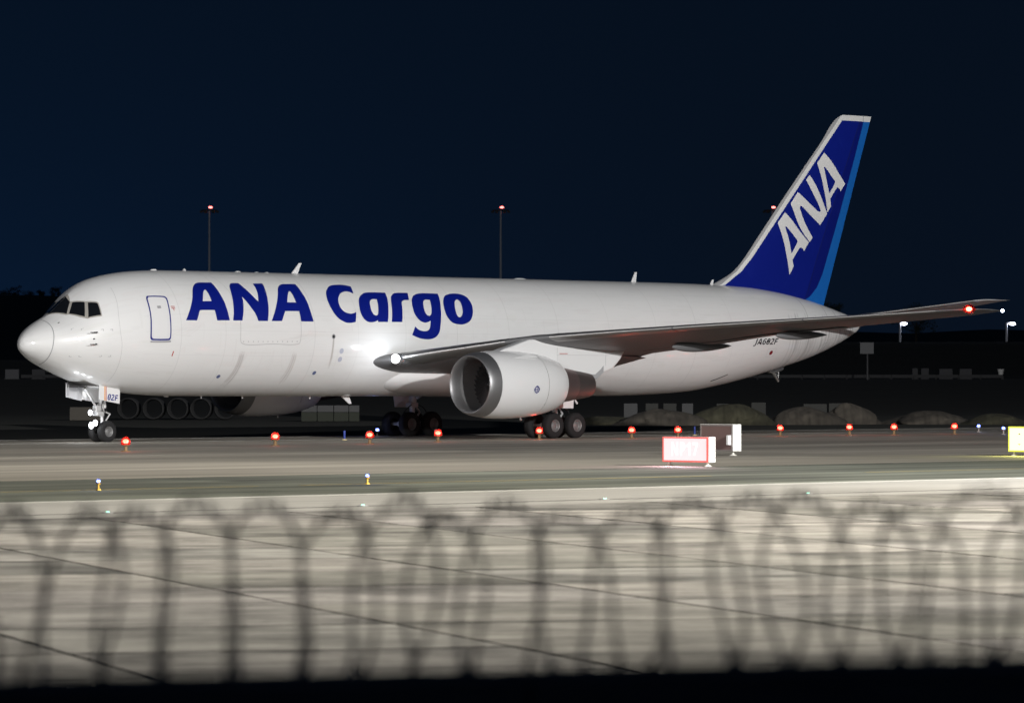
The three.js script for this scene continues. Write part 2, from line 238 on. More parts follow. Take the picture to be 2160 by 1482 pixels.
{ // fuselage skin paint: white with faint seams, handling scuffs and exhaust soot
  const c = document.createElement('canvas'); c.width = 2048; c.height = 1024; const g = c.getContext('2d');
  const X = x => x / 54 * 2048, Y = t => (1 - (t + PI) / (2 * PI)) * 1024;
  g.fillStyle = '#e4e4e3'; g.fillRect(0, 0, 2048, 1024);
  for (let i = 0; i < 2600; i++) { g.fillStyle = rnd() < 0.6 ? `rgba(150,146,140,${rr(0.01, 0.035)})` : `rgba(255,255,255,${rr(0.02, 0.05)})`; const x = rr(0, 2048), y = rr(0, 1024); g.beginPath(); g.ellipse(x, y, rr(4, 40), rr(1.5, 9), 0, 0, 7); g.fill(); }
  g.lineWidth = 1;
  for (const x of [6.9, 9.4, 14.6, 17.2, 20.1, 23.3, 26.6, 29.8, 33.2, 36.4, 39.2, 41.8]) { g.strokeStyle = `rgba(110,108,105,${rr(0.08, 0.15)})`; g.beginPath(); g.moveTo(X(x), 0); g.lineTo(X(x), 1024); g.stroke(); }
  for (const t of [-0.72, -0.36, 0.04, 0.3, 0.86, 1.2, -1.1]) { g.strokeStyle = `rgba(120,118,115,${rr(0.05, 0.1)})`; g.beginPath(); g.moveTo(X(5), Y(t)); g.lineTo(X(46), Y(t)); g.stroke(); }
  for (const t of [-0.55, -0.2, 0.17, 0.7, 1.05]) for (let x = 5; x < 46; x += 0.12) { g.fillStyle = `rgba(120,118,116,${rr(0.03, 0.10)})`; g.fillRect(X(x), Y(t), 1, 1); }
  for (let i = 0; i < 160; i++) { const x = rr(4, 46), t = rr(-1.3, 0.9); g.strokeStyle = `rgba(120,112,104,${rr(0.02, 0.07)})`; g.lineWidth = rr(0.7, 2); g.beginPath(); g.moveTo(X(x), Y(t)); g.lineTo(X(x + rr(0.3, 1.6)), Y(t - rr(0, 0.03))); g.stroke(); }
  for (let i = 0; i < 60; i++) { const x = rr(7, 45), t = rr(-0.6, 0.5); g.strokeStyle = `rgba(110,102,96,${rr(0.02, 0.06)})`; g.lineWidth = rr(0.7, 1.6); g.beginPath(); g.moveTo(X(x), Y(t)); g.lineTo(X(x + rr(-0.05, 0.05)), Y(t - rr(0.1, 0.4))); g.stroke(); }
  const streak = (x0, t0, x1, t1, w, a, col = '96,84,80') => { for (let i = 0; i < 26; i++) { const k = rr(-1, 1); g.strokeStyle = `rgba(${col},${a * rr(0.3, 1)})`; g.lineWidth = rr(0.8, 2.2); g.beginPath(); g.moveTo(X(x0 + k * w), Y(t0 + rr(-0.05, 0.05))); g.quadraticCurveTo(X(x0 + k * w), Y((t0 + t1) / 2), X(x1 + k * w * 1.4), Y(t1 + rr(-0.12, 0.12))); g.stroke(); } };
  streak(10.45, -0.33, 10.25, -0.95, 0.16, 0.10); streak(13.5, -0.33, 13.4, -0.85, 0.13, 0.06);
  streak(12.0, -0.3, 12.0, -0.6, 1.4, 0.018); streak(15.7, -0.04, 15.75, -0.5, 0.03, 0.05); streak(14.3, 0.02, 13.2, -0.1, 0.5, 0.02); streak(7.5, 0.1, 6.6, 0.02, 0.5, 0.02);
  for (let i = 0; i < 70; i++) { const x = rr(46, 52.6); streak(x, rr(-0.1, 0.5), x + rr(0, 0.4), rr(-1.2, -0.5), 0.05, rr(0.005, 0.02), '100,98,100'); }
  for (const x of [48.2, 50.1, 51.0, 51.7, 52.4]) { g.strokeStyle = 'rgba(70,68,66,0.4)'; g.lineWidth = 1.2; g.beginPath(); g.moveTo(X(x), 0); g.lineTo(X(x), 1024); g.stroke(); }
  const t = new THREE.CanvasTexture(c); t.colorSpace = THREE.SRGBColorSpace; t.anisotropy = 8; t.wrapT = THREE.RepeatWrapping; M.fus.map = t;
}
{ // skin
  const xs = []; for (let i = 0; i <= 60; i++) xs.push(0.08 + Math.pow(i / 60, 2) * 7.92); for (let x = 8.5; x < 36; x += 0.75) xs.push(x); for (let i = 0; i <= 70; i++) xs.push(36 + 17.67 * (1 - Math.pow(1 - i / 70, 1.5)));
  const N = 128; const rings = xs.map(x => { const r = []; for (let j = 0; j < N; j++) { const p = surf(Math.max(x, 0.0801), -PI + j / N * 2 * PI); r.push([p.x, p.y, p.z]); } return r; });
  obj('skin', loft(rings, true, false, false, (p, i, j) => [p[0] / 54, j / N]), M.fus, fuselage);
}
for (const k of ['A1', 'N', 'A2', 'C', 'a', 'r', 'g', 'o']) obj('letter', decal(LET[k], 0.009), M.blue, fuselage, 'dark blue painted letter on the white fuselage side');
// flight deck windows, port and starboard
MARK.surround = [[[2.7,1.57],[2.6,1.35],[2.481,1.174],[2.823,0.9121],[3.117,0.7919],[3.157,0.7478],[3.067,0.4463],[2.945,0.4523],[2.512,0.509],[2.321,0.6212],[2.078,0.8486],[1.983,0.904],[1.62,1.45],[1.56,1.57]]];
MARK.pane1 = [[[2.57,1.53],[2.46,1.165],[2.04,0.905],[1.63,1.53]]];
const mirror = P => P.map(q => q.map(([x, t]) => [x, PI - t]));
for (const side of [0, 1]) {
  const f = P => side ? mirror(P) : P;
  const fr = obj('window_frame', decal(f(MARK.surround), 0.006, false), M.winFrame, fuselage);
  for (const k of ['pane1', 'pane2', 'pane3']) obj('cockpit_window', decal(f(MARK[k]), 0.012, false), M.glass, fuselage);
}
// forward door with its blue outline, sill and small placards
{
  const outer = MARK.door[0], cx = 5.83, ct = 0.28;
  const inner = outer.map(([x, t]) => [cx + (x - cx) * 0.885, ct + (t - ct) * 0.935]);
  const door = part('door', air);
  obj('door_panel', decal([inner], 0.012), M.white, door);
  obj('door_outline', decal([outer, inner], 0.010), M.blue, door);
  obj('door_sill', strip([[5.24, -0.135], [5.6, -0.14], [6.0, -0.14], [6.31, -0.135]], 0.07, 0.03), M.grey, door);
  obj('door_handle', decal([[[5.76, 0.41], [5.95, 0.41], [5.95, 0.455], [5.76, 0.455]]], 0.016, false), M.seam, door);
  obj('placard', strip([[6.49, 0.435], [6.70, 0.43]], 0.035), M.redPaint, fuselage); obj('placard', strip([[6.50, 0.405], [6.70, 0.40]], 0.035), M.redPaint, fuselage); obj('placard', strip([[6.60, 0.40], [6.62, 0.36]], 0.03), M.redPaint, fuselage);
  obj('placard', strip([[6.55, -0.30], [6.52, -0.385]], 0.05), M.redPaint, fuselage);
}
// seams: radome, nose section, cargo door, main deck door
obj('radome_seam', strip(dense([[1.22, 1.57], ...MARK.radome[0].slice(1)]), 0.028), M.seam, fuselage);
obj('panel_seam', strip(dense(MARK.seam1[0]), 0.016), M.seamSoft, fuselage);
obj('cargo_door_seam', strip(dense(MARK.cargodoor[0], 4), 0.03), M.seamSoft, fuselage);
obj('cargo_door_seam', strip(dense([[10.257, 0.19], [10.1, 0.75], [9.75, 1.2]]), 0.018), M.seamSoft, fuselage);
obj('cargo_door_seam', strip(dense([[13.785, 0.184], [13.75, 0.75], [13.6, 1.2]]), 0.018), M.seamSoft, fuselage);
obj('cargo_door_hinge', strip([[9.7, 1.2], [11, 1.2], [12.4, 1.2], [13.7, 1.2]], 0.06, 0.02), M.white, fuselage);
for (const d of MARK.dots) obj('latch', disc(d, 0.022), M.seam, fuselage);
obj('service_port', disc(SPOT.dot1, 0.10), M.blueMark, fuselage); obj('service_port', disc(SPOT.dot2, 0.10), M.blueMark, fuselage);
{ const o = disc(SPOT.port1, 0.11), r = disc(SPOT.port1, 0.07, 0.011); obj('valve', o, M.grey, fuselage); obj('valve_core', r, M.dark, fuselage); }
obj('service_port', disc(SPOT.circ1, 0.12), std([0.45, 0.47, 0.56], 0.6), fuselage); obj('service_port', disc(SPOT.circ2, 0.12), std([0.45, 0.47, 0.56], 0.6), fuselage);
obj('sensor', disc(SPOT.hole, 0.05), M.dark, fuselage);
for (const k of ['m1', 'm2', 'm3', 'm4', 'n1', 'n2', 'n3', 'n4']) { const [x, t] = SPOT[k], s = /[34]/.test(k) ? 1 : -1, d = k[0] === 'm' ? -1 : 1; obj('placement_mark', [strip([[x, t], [x - s * 0.11, t]], 0.02), strip([[x, t], [x, t + d * 0.035]], 0.02)], M.seam, fuselage); }
for (const k of ['pit1', 'pit3']) { const p = surf(...SPOT[k], 0.12), q = surf(...SPOT[k], 0); obj('pitot_probe', [bar(q.toArray(), p.toArray(), 0.03, 0.025), bar(p.toArray(), [p.x - 0.38, p.y - 0.01, p.z], 0.026, 0.012)], M.dark, fuselage); }
{ const q = surf(...SPOT.pit2, 0), p = surf(...SPOT.pit2, 0.1); obj('angle_vane', bar(q.toArray(), p.toArray(), 0.03, 0.02), M.dark, fuselage); }
obj('static_plate', decal([[[4.77, 0.10], [4.88, 0.10], [4.88, 0.40], [4.77, 0.40]]], 0.006, false), M.letter, fuselage);
// registration and flag near the tail
const font = await new FontLoader().loadAsync('fonts/droid/droid_sans_bold.typeface.json');
const textPolys = (txt) => { const out = []; for (const s of font.generateShapes(txt, 1)) { const e = s.extractPoints(5); out.push([e.shape, ...e.holes].map(p => p.map(v => [v.x, v.y]))); } const b = [1e9, 1e9, -1e9, -1e9]; out.flat(2).forEach(([x, y]) => { b[0] = Math.min(b[0], x); b[1] = Math.min(b[1], y); b[2] = Math.max(b[2], x); b[3] = Math.max(b[3], y); }); return out.map(sh => sh.map(p => p.map(([x, y]) => [(x - b[0]) / (b[2] - b[0]), (y - b[1]) / (b[3] - b[1])]))); };
{
  const q = [[43.39, -0.212], [45.28, -0.29], [45.46, -0.118], [43.55, -0.06]];
  const bl = ([u, v]) => [0, 1].map(k => (q[0][k] * (1 - u) + q[1][k] * u) * (1 - v) + (q[3][k] * (1 - u) + q[2][k] * u) * v);
  obj('registration', textPolys('JA602F').map(sh => decal(sh.map(p => p.map(bl)), 0.008, false)), M.black, fuselage, 'black registration JA602F in slanted capitals');
  const fl = [[44.70, -0.32], [45.42, -0.35], [45.42, -0.545], [44.70, -0.515]];
  obj('flag_outline', strip(fl, 0.018, 0.007, true), M.seamSoft, fuselage);
  obj('flag_disc', disc([45.05, -0.437], 0.135, 0.008), M.flagRed, fuselage, 'dark red disc of the flag');
}
// blade antennas, beacons, drains
const blade = (x, y, h, c, s = 1, lean = 0.42) => plateZ([[x, y], [x + c, y], [x + lean + c * 0.55 * 0.9, y + s * h], [x + lean + c * 0.2, y + s * h]], -0.03, 0.03, 0.012);
obj('blade_antenna', blade(15.45, 7.24, 0.50, 0.36), M.white, fuselage); obj('blade_antenna', blade(37.28, 7.26, 0.49, 0.30, 1, 0.22), M.white, fuselage); obj('blade_antenna', blade(42.8, 7.22, 0.27, 0.2, 1, 0.14), M.white, fuselage);
obj('blade_antenna', blade(18.45, 1.90, 0.36, 0.5, -1, 0.42), M.white, fuselage);
const bump = (x, y, l, h, w = 0.12) => new THREE.SphereGeometry(1, 16, 10).scale(l, h, w).translate(x, y, 0);
for (const [x, l, h] of [[7.45, 0.16, 0.05], [12.3, 0.16, 0.06], [13.4, 0.1, 0.04], [14.0, 0.1, 0.04], [29.8, 0.42, 0.07], [9.2, 0.03, 0.10]]) obj('roof_fairing', bump(x, 7.27, l, h), M.white, fuselage);
for (const [x, l, h] of [[8.2, 0.16, 0.06], [10.2, 0.04, 0.12], [12.6, 0.05, 0.12], [13.9, 0.2, 0.04], [15.3, 0.2, 0.04], [16.6, 0.05, 0.14], [17.3, 0.3, 0.03]]) obj('drain_mast', bump(x, 1.87, l, h, 0.05), M.white, fuselage);
obj('tail_skid', [plateZ([[46.9, 3.16], [48.1, 3.42], [48.0, 3.22], [47.6, 3.08], [47.2, 3.04]], -0.12, 0.12, 0.04), bar([47.35, 3.1, 0], [47.78, 2.62, 0], 0.09, 0.07), bar([47.78, 3.1, 0], [47.78, 2.8, 0], 0.035)], M.steel, fuselage);
obj('outflow_valve', decal([[[41.3, -0.93], [42.3, -0.80], [42.3, -0.83], [41.3, -0.965]]], 0.008, false), M.dark, fuselage);
obj('exhaust_ring', latheX([[53.3, 0.20], [53.72, 0.17], [53.72, 0.13], [53.2, 0.14]], 5.38, 0, 28), M.nozzle, fuselage);
obj('tail_hatch_seam', strip(dense([[49.6, -0.62], [50.6, -0.42], [51.6, -0.30]]), 0.02), M.seam, fuselage);
obj('tail_hatch_seam', strip(dense([[51.9, -0.95], [52.6, -0.75], [53.2, -0.6]]), 0.02), M.seam, fuselage);
// wing-to-body fairing
{
  const rings = []; for (let i = 0; i <= 40; i++) { const s = i / 40, x = 16.4 + s * 17.6, k = Math.pow(Math.sin(PI * Math.min(1, Math.max(0.0, s))), 0.42); const r = []; for (let j = 0; j < 64; j++) { const a = j / 64 * 2 * PI; const cx = Math.cos(a), sy = Math.sin(a); r.push([x, 3.0 + (sy > 0 ? 0.85 : 1.16 * (0.9 + 0.1 * k)) * k * Math.sign(sy) * Math.pow(Math.abs(sy), 0.85), 2.68 * (0.35 + 0.65 * k) * k * Math.sign(cx) * Math.pow(Math.abs(cx), 0.72)]); } rings.push(r); }
  const f = obj('belly_fairing', loft(rings, true, false, false), M.white, fuselage);
}

// ---- aerofoil surfaces
const NACA = s => 5 * (0.37 * Math.sqrt(s) - 0.1992 * s - 0.3516 * s * s + 0.2843 * s ** 3 - 0.1036 * s ** 4);
const CH = []; for (let i = 0; i <= 22; i++) CH.push((1 - Math.cos(i / 22 * PI)) / 2);
// section ring from the trailing edge over the top to the leading edge and back below; sec = {o:[x,y,z] leading edge, e:[x,y,z] trailing edge, tc, n: thickness direction}
function foil(sec, range = null, off = 0) {
  const { o, e, tc, n } = sec, c = Math.hypot(e[0] - o[0], e[1] - o[1], e[2] - o[2]);
  const at = (s, side) => { const t = (NACA(s) * tc * c * (side > 0 ? 0.56 : 0.44)) + off; return [0, 1, 2].map(k => o[k] + (e[k] - o[k]) * s + n[k] * t * side - (off ? (e[k] - o[k]) / c * off * (1 - s * 8 > 0 ? 1 - s * 8 : 0) : 0)); };
  const r = []; const lim = range ?? 1;
  for (let i = CH.length - 1; i >= 0; i--) r.push(at(CH[i] * lim, 1));
  for (let i = 1; i < CH.length; i++) r.push(at(CH[i] * lim, -1));
  return r;
}
const lerpSec = (A, z) => { let i = 0; while (i < A.length - 2 && z > A[i + 1][0]) i++; const t = (z - A[i][0]) / (A[i + 1][0] - A[i][0]); return A[i].map((v, k) => v + (A[i + 1][k] - v) * t); };
// wing stations: z, leading edge x y, trailing edge x y, thickness ratio
const WS = [[1.8, 17.95, 3.35, 30.9, 2.85, 0.122], [2.9, 18.8, 3.52, 30.9, 2.95, 0.12], [5.0, 20.25, 3.9, 30.6, 3.3, 0.118], [7.92, 22.3, 4.42, 30.3, 3.84, 0.116], [11, 24.6, 4.72, 31.2, 4.22, 0.105], [14, 26.9, 4.99, 32.25, 4.68, 0.102], [18.5, 30.2, 5.34, 33.8, 5.12, 0.1], [22.6, 33.2, 5.68, 35.2, 5.5, 0.1], [23.5, 33.95, 5.74, 35.6, 5.63, 0.09], [23.8, 34.7, 5.74, 35.76, 5.69, 0.05]];
const wsec = (z, s) => { const w = lerpSec(WS, z); return { o: [w[1], w[2], z * s], e: [w[3], w[4], z * s], tc: w[5], n: [0, 1, 0] }; };
const navGlass = phys([0.95, 0.09, 0.06], 0.2, { transmission: 1, thickness: 0 }); navGlass.emissive.setRGB(1, 0.04, 0.03); navGlass.emissiveIntensity = 0.9;
const zz = []; for (let i = 0; i <= 44; i++) zz.push(1.8 + i / 44 * 20.8); zz.push(23.0, 23.5, 23.7, 23.8);
for (const s of [1, -1]) {
  const wing = new THREE.Group(); wing.name = 'wing'; wing.userData.label = s > 0 ? 'grey port wing seen nearly edge on with a red light at its tip' : 'far starboard wing mostly hidden behind the fuselage'; air.add(wing);
  const fix = r => s > 0 ? r : r.slice().reverse();
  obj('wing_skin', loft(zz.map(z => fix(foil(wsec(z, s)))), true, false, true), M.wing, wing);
  for (const [a, b] of [[3.35, 7.1], [8.7, 13.0], [13.06, 17.6], [17.66, 22.3]]) { const R = []; for (let i = 0; i <= 10; i++) R.push(fix(foil(wsec(a + (b - a) * i / 10, s), 0.075, 0.012))); obj('slat', loft(R, false), M.slat, wing); }
  for (const [z, x0, x1, y0, y1, ry, rz] of [[5.2, 28.0, 31.4, 3.05, 3.5, 0.3, 0.22], [11, 28.3, 32.25, 4.1, 4.18, 0.24, 0.2], [15.3, 30.4, 33.85, 4.6, 4.67, 0.2, 0.17]]) {
    const R = []; for (let i = 0; i <= 20; i++) { const t = i / 20, k = Math.pow(Math.sin(PI * Math.pow(t, 0.75)), 0.7) + 0.02; const r = []; for (let j = 0; j < 20; j++) { const a = j / 20 * 2 * PI; r.push([x0 + (x1 - x0) * t, y0 + (y1 - y0) * t + Math.sin(a) * ry * k, (z + Math.cos(a) * rz * k) * s]); } R.push(fix(r)); }
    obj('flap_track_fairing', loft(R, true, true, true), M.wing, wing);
  }
  // flap segments, slightly below the trailing edge
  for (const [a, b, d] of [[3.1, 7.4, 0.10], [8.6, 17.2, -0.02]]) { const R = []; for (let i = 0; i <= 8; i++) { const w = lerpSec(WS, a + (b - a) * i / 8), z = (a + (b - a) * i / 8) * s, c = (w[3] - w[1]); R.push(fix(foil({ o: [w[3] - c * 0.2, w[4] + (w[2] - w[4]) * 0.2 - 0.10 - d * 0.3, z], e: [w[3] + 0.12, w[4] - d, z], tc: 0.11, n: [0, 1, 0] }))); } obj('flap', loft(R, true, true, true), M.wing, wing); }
  // wing root glove with its lamp
  const gl = part('landing_light', air);
  obj('lamp_glass', new THREE.SphereGeometry(1, 20, 14).scale(0.13, 0.20, 0.25).translate(18.94, 3.53, 3.05 * s), glow([1, 1, 1], s > 0 ? 9 : 0.2, [0.8, 0.8, 0.8]), gl);
  obj('lamp_housing', latheX([[18.96, 0.22], [19.0, 0.26], [19.2, 0.26]], 3.53, 3.05 * s, 24), M.steel, gl);
  const nav = part('navigation_light', air);
  obj('lamp_glass', new THREE.SphereGeometry(1, 18, 12).scale(0.26, 0.20, 0.30).translate(33.95, 5.74, 23.38 * s), s > 0 ? navGlass : phys([0.05, 0.8, 0.3], 0.2, { transmission: 1, thickness: 0 }), nav);
  obj('bulb', new THREE.SphereGeometry(1, 16, 10).scale(0.12, 0.10, 0.14).translate(33.92, 5.74, 23.40 * s), glow(s > 0 ? [1, 0.75, 0.7] : [0.6, 1, 0.8], s > 0 ? 22 : 4), nav);
  obj('tail_lamp_glass', new THREE.SphereGeometry(0.07, 14, 10).translate(35.8, 5.69, 23.74 * s), glow([0.72, 0.8, 1], 20), nav);
}
{ // lamps of the port wing
  const L = new THREE.PointLight(new THREE.Color().setRGB(0.84, 0.92, 1), 4.4); L.position.set(18.5, 3.5, 3.85); L.shadow.radius = 10; L.castShadow = true; air.add(L);
  const N = new THREE.PointLight(new THREE.Color().setRGB(1, 0.05, 0.03), 2); N.position.set(33.7, 5.74, 23.5); N.castShadow = true; N.shadow.radius = 4; air.add(N);
}
{ // tailplane
  for (const s of [1, -1]) {
    const st = new THREE.Group(); st.name = 'horizontal_stabilizer'; air.add(st);
    const A = [[0.6, 45.6, 5.15, 51.6, 5.15, 0.1], [1.6, 46.3, 5.3, 51.8, 5.3, 0.1], [8.9, 52.0, 6.53, 54.1, 6.53, 0.09], [9.2, 52.4, 6.57, 54.2, 6.57, 0.07], [9.31, 53.2, 6.58, 54.25, 6.58, 0.03]];
    const sec = (z) => { const w = lerpSec(A, z); return foil({ o: [w[1], w[2], z * s], e: [w[3], w[4], z * s], tc: w[5], n: [0, 1, 0] }); };
    const R = [0.6, 1.6, 3, 5, 7, 8.9, 9.2, 9.31].map(sec).map(r => s > 0 ? r : r.reverse());
    obj('stabilizer_skin', loft(R, true, false, true), phys([0.5, 0.5, 0.5], 0.45), st);
    const E = [1.9, 4, 6, 8.9].map(z => { const w = lerpSec(A, z), r = foil({ o: [w[1], w[2], z * s], e: [w[3], w[4], z * s], tc: w[5], n: [0, 1, 0] }, 0.06, 0.01); return s > 0 ? r : r.reverse(); });
    obj('leading_edge', loft(E, false), M.slat, st);
  }
}
// fin with livery
const finLE = pchip([5.8, 7.0, 7.28, 7.5, 7.8, 8.2, 8.65, 9.5, 10.5, 11.59, 13, 14.5, 15.7, 15.85], [42.0, 42.5, 43.0, 43.56, 44.25, 44.84, 45.33, 46.13, 47.08, 48.11, 49.49, 50.96, 52.12, 52.47]), finTE = y => 51.11 + (y - 6.34) * (54.7 - 51.11) / 9.51;
const finTC = y => 0.105 - (y - 6.3) * 0.0012;
const finZ = (x, y) => { const a = finLE(y), b = finTE(y), s = Math.min(1, Math.max(0, (x - a) / (b - a))); return NACA(s) * finTC(y) * (b - a) * 0.5; };
{
  const fin = new THREE.Group(); fin.name = 'vertical_stabilizer'; air.add(fin);
  const c = document.createElement('canvas'); c.width = 1400; c.height = 1050; const g = c.getContext('2d');
  const X = x => (x - 41.5) * 100, Y = y => (16.2 - y) * 100;
  const path = (P, close = true) => { g.beginPath(); P.forEach(([x, y], i) => i ? g.lineTo(X(x), Y(y)) : g.moveTo(X(x), Y(y))); if (close) g.closePath(); };
  const rgb = (r, gg, b) => `rgb(${[r, gg, b].map(v => Math.round(S(v) * 255)).join(',')})`;
  g.fillStyle = rgb(0.003, 0.011, 0.205); g.fillRect(0, 0, 1400, 1050);
  // darker rudder, pale blue trailing band, white tip, white stripe, bare leading edge
  g.fillStyle = rgb(0.0025, 0.008, 0.16); path([[53.78, 15.57], [50.53, 8.76], [49.2, 5.9], [56, 5.9], [56, 16]]); g.fill();
  g.fillStyle = rgb(0.008, 0.125, 0.46); path([...FINMARK.band[0], [48.6, 6.2], [48.6, 5.5], [56, 5.5], [56, 15.6]]); g.fill();
  g.fillStyle = rgb(0.72, 0.72, 0.71); g.fillRect(X(52.2), 0, 400, Y(15.57));
  path([...[[42.0, 6.9], [43.7, 7.26], [44.92, 7.93], [45.71, 8.62], [48.66, 11.68], [52.44, 15.6]], [52.44, 16.2], [41, 16.2], [41, 6.9]]); g.fill();
  g.fillStyle = rgb(0.34, 0.34, 0.345); path([[41.9, 6.9], [43.44, 7.27], [44.62, 7.92], [45.48, 8.66], [48.36, 11.68], [52.3, 15.75], [52.3, 16.2], [41, 16.2], [41, 6.9]]); g.fill();
  g.strokeStyle = 'rgba(40,40,60,0.8)'; g.lineWidth = 2; path([[54.05, 15.58], [54.05, 15.9]], false); g.stroke(); path([[53.78, 15.57], [50.53, 8.76], [49.55, 6.3]], false); g.stroke();
  for (let i = 0; i < 500; i++) { g.fillStyle = `rgba(${rnd() < 0.5 ? '255,255,255' : '0,0,0'},${rr(0.004, 0.015)})`; g.beginPath(); g.ellipse(rr(0, 1400), rr(0, 1050), rr(5, 40), rr(3, 18), 1, 0, 7); g.fill(); }
  for (let i = 0; i < 26; i++) { g.strokeStyle = `rgba(150,150,210,${rr(0.03, 0.12)})`; g.lineWidth = rr(0.8, 2); const x = rr(47.2, 50), y = rr(6.7, 7.9); path([[x, y], [x + rr(0.05, 0.25), y + rr(0.1, 0.5)]], false); g.stroke(); }
  const t = new THREE.CanvasTexture(c); t.colorSpace = THREE.SRGBColorSpace; M.fin.map = t;
  const R = []; for (let i = 0; i <= 60; i++) { const y = 5.8 + i / 60 * 10.05; const r = []; for (let k = 60; k >= 0; k--) { const s = (1 - Math.cos(k / 60 * PI)) / 2, x = finLE(y) + (finTE(y) - finLE(y)) * s; r.push([x, y, finZ(x, y)]); } for (let k = 1; k < 60; k++) { const s = (1 - Math.cos(k / 60 * PI)) / 2, x = finLE(y) + (finTE(y) - finLE(y)) * s; r.push([x, y, -finZ(x, y)]); } R.push(r); }
  obj('fin_skin', loft(R, true, false, true, p => [(p[0] - 41.5) / 14, 1 - (16.2 - p[1]) / 10.5]), M.fin, fin);
  for (const k of ['A1', 'N', 'A2']) obj('letter', geoFrom(flatTris(smoothPoly(FINMARK[k][0]), FINMARK[k].slice(1).map(h => smoothPoly(h))), q => V(q[0], q[1], finZ(...q) + 0.008), 0.3), M.letter, fin, 'white slanted letter on the dark blue fin');
  obj('probe', bar([49.75, 13.1, 0], [49.68, 13.22, 0], 0.05, 0.02), M.letter, fin);
}
// engines
for (const s of [1, -1]) {
  const en = new THREE.Group(); en.name = 'engine'; en.userData.label = s > 0 ? 'near port engine, white cowl with a dark open inlet' : 'far starboard engine showing below the belly'; air.add(en);
  const x0 = 18.72, cy = 2.4, cz = 7.92 * s, P = a => a.map(([x, r]) => [x0 + x, r]);
  const lip = obj('inlet_lip', latheX(P([[0.55, 1.115], [0.3, 1.13], [0.14, 1.16], [0.05, 1.195], [0, 1.235], [0.03, 1.275], [0.1, 1.315], [0.22, 1.355], [0.4, 1.39], [0.62, 1.425]]), cy, cz, 96), M.lip, en);
  obj('intake_duct', latheX(P([[0.55, 1.114], [0.9, 1.13], [1.3, 1.16], [1.62, 1.175]]), cy, cz, 72), M.duct, en);
  obj('fan_cowl', latheX(P([[0.625, 1.428], [1.0, 1.46], [1.5, 1.485], [2.1, 1.49], [2.6, 1.475], [3.1, 1.445], [3.54, 1.405]]), cy, cz, 96), M.white, en);
  obj('reverser_cowl', latheX(P([[3.56, 1.402], [4.0, 1.345], [4.4, 1.27], [4.8, 1.17], [5.12, 1.06], [5.11, 1.02], [4.6, 1.02]]), cy, cz, 96), M.white, en);
  obj('core_cowl', latheX(P([[4.7, 0.86], [5.2, 0.83], [5.7, 0.78], [6.2, 0.715]]), cy, cz, 72), M.core, en);
  obj('nozzle', latheX(P([[6.21, 0.70], [6.6, 0.66], [7.05, 0.60], [7.38, 0.545], [7.38, 0.51], [6.7, 0.5]]), cy, cz, 72), M.nozzle, en);
  obj('exhaust_plug', latheX(P([[6.7, 0.36], [7.2, 0.28], [7.7, 0.02]]), cy, cz, 40), M.nozzle, en);
  const fan = part('fan', air); const bl = [];
  for (let k = 0; k < 34; k++) { const b = box(0.30, 0.76, 0.012, 0, 0.76, 0); b.rotateY(0.9); b.rotateX(k / 34 * 2 * PI); b.translate(x0 + 1.5, cy, cz); bl.push(b); }
  obj('fan_blades', bl, M.fan, fan);
  obj('stator_disc', new THREE.CircleGeometry(1.16, 48).rotateY(PI / 2).translate(x0 + 1.9, cy, cz), M.fan, fan);
  obj('spinner', latheX(P([[1.0, 0.01], [1.12, 0.12], [1.3, 0.26], [1.6, 0.4]]), cy, cz, 40), M.fan, fan);
  // pylon
  const py = [[20.2, 3.82], [21.2, 4.02], [22.2, 4.3], [23.6, 4.35], [26, 4.15], [28.2, 3.95], [27.92, 3.61], [27.46, 3.2], [26.78, 3.0], [26.3, 2.8], [25.6, 2.78], [24.6, 2.98], [23.7, 3.2], [22.5, 3.5], [20.9, 3.75]];
  obj('pylon', plateZ(py, cz - 0.27, cz + 0.27, 0.09), M.white, en);
  obj('pylon_tail', plateZ([[25.58, 2.76], [26.4, 2.68], [26.85, 2.98], [26.85, 3.24], [26.7, 3.1], [26.35, 2.86], [25.7, 2.84]], cz - 0.285, cz + 0.285, 0.02), M.grey, en);
  obj('pylon_seam', [box(3.4, 0.014, 0.01, 25.6, 3.72, cz + s * 0.276), box(0.014, 0.6, 0.01, 23.9, 3.75, cz + s * 0.276), box(0.014, 0.7, 0.01, 27.0, 3.6, cz + s * 0.276)], M.seamSoft, en);
  obj('placard', box(0.5, 0.025, 0.008, 24.3, 3.78, cz + s * 0.278), M.redPaint, en);
  obj('strake', plateZ([[20.6, 0], [22.0, 0], [22.0, 0.16], [21.5, 0.18]], -0.012, 0.012).rotateX(-0.7 * s).translate(0, cy + 1.17, cz + 0.92 * s), M.white, en);
  obj('drain_mast', bump(21.9, cy - 1.5, 0.07, 0.09, 0.05).translate(0, 0, cz), M.steel, en);
  // round maker's emblem on the cowl
  const ex = 21.42, th = -0.14, er = 0.155, map = (u, v) => { const t = th + v / 1.49, r = 1.498; return V(ex + u, cy + Math.sin(t) * r, cz + s * Math.cos(t) * r); };
  const ring = []; const circ = (r0, r1, cx, cv, a0, a1) => { const n = 28; for (let i = 0; i < n; i++) { const a = a0 + (a1 - a0) * i / n, b = a0 + (a1 - a0) * (i + 1) / n; const q = (r, t) => [cx + r * Math.cos(t), cv + r * Math.sin(t)]; ring.push([q(r0, a), q(r1, a), q(r1, b)], [q(r0, a), q(r1, b), q(r0, b)]); } };
  for (let k = 0; k < 4; k++) circ(er - 0.035, er, 0, 0, k * PI / 2 + 0.18, k * PI / 2 + PI / 2 - 0.12), circ(0.012, 0.036, Math.cos(k * PI / 2 + 0.05) * er * 0.86, Math.sin(k * PI / 2 + 0.05) * er * 0.86, 0, 2 * PI);
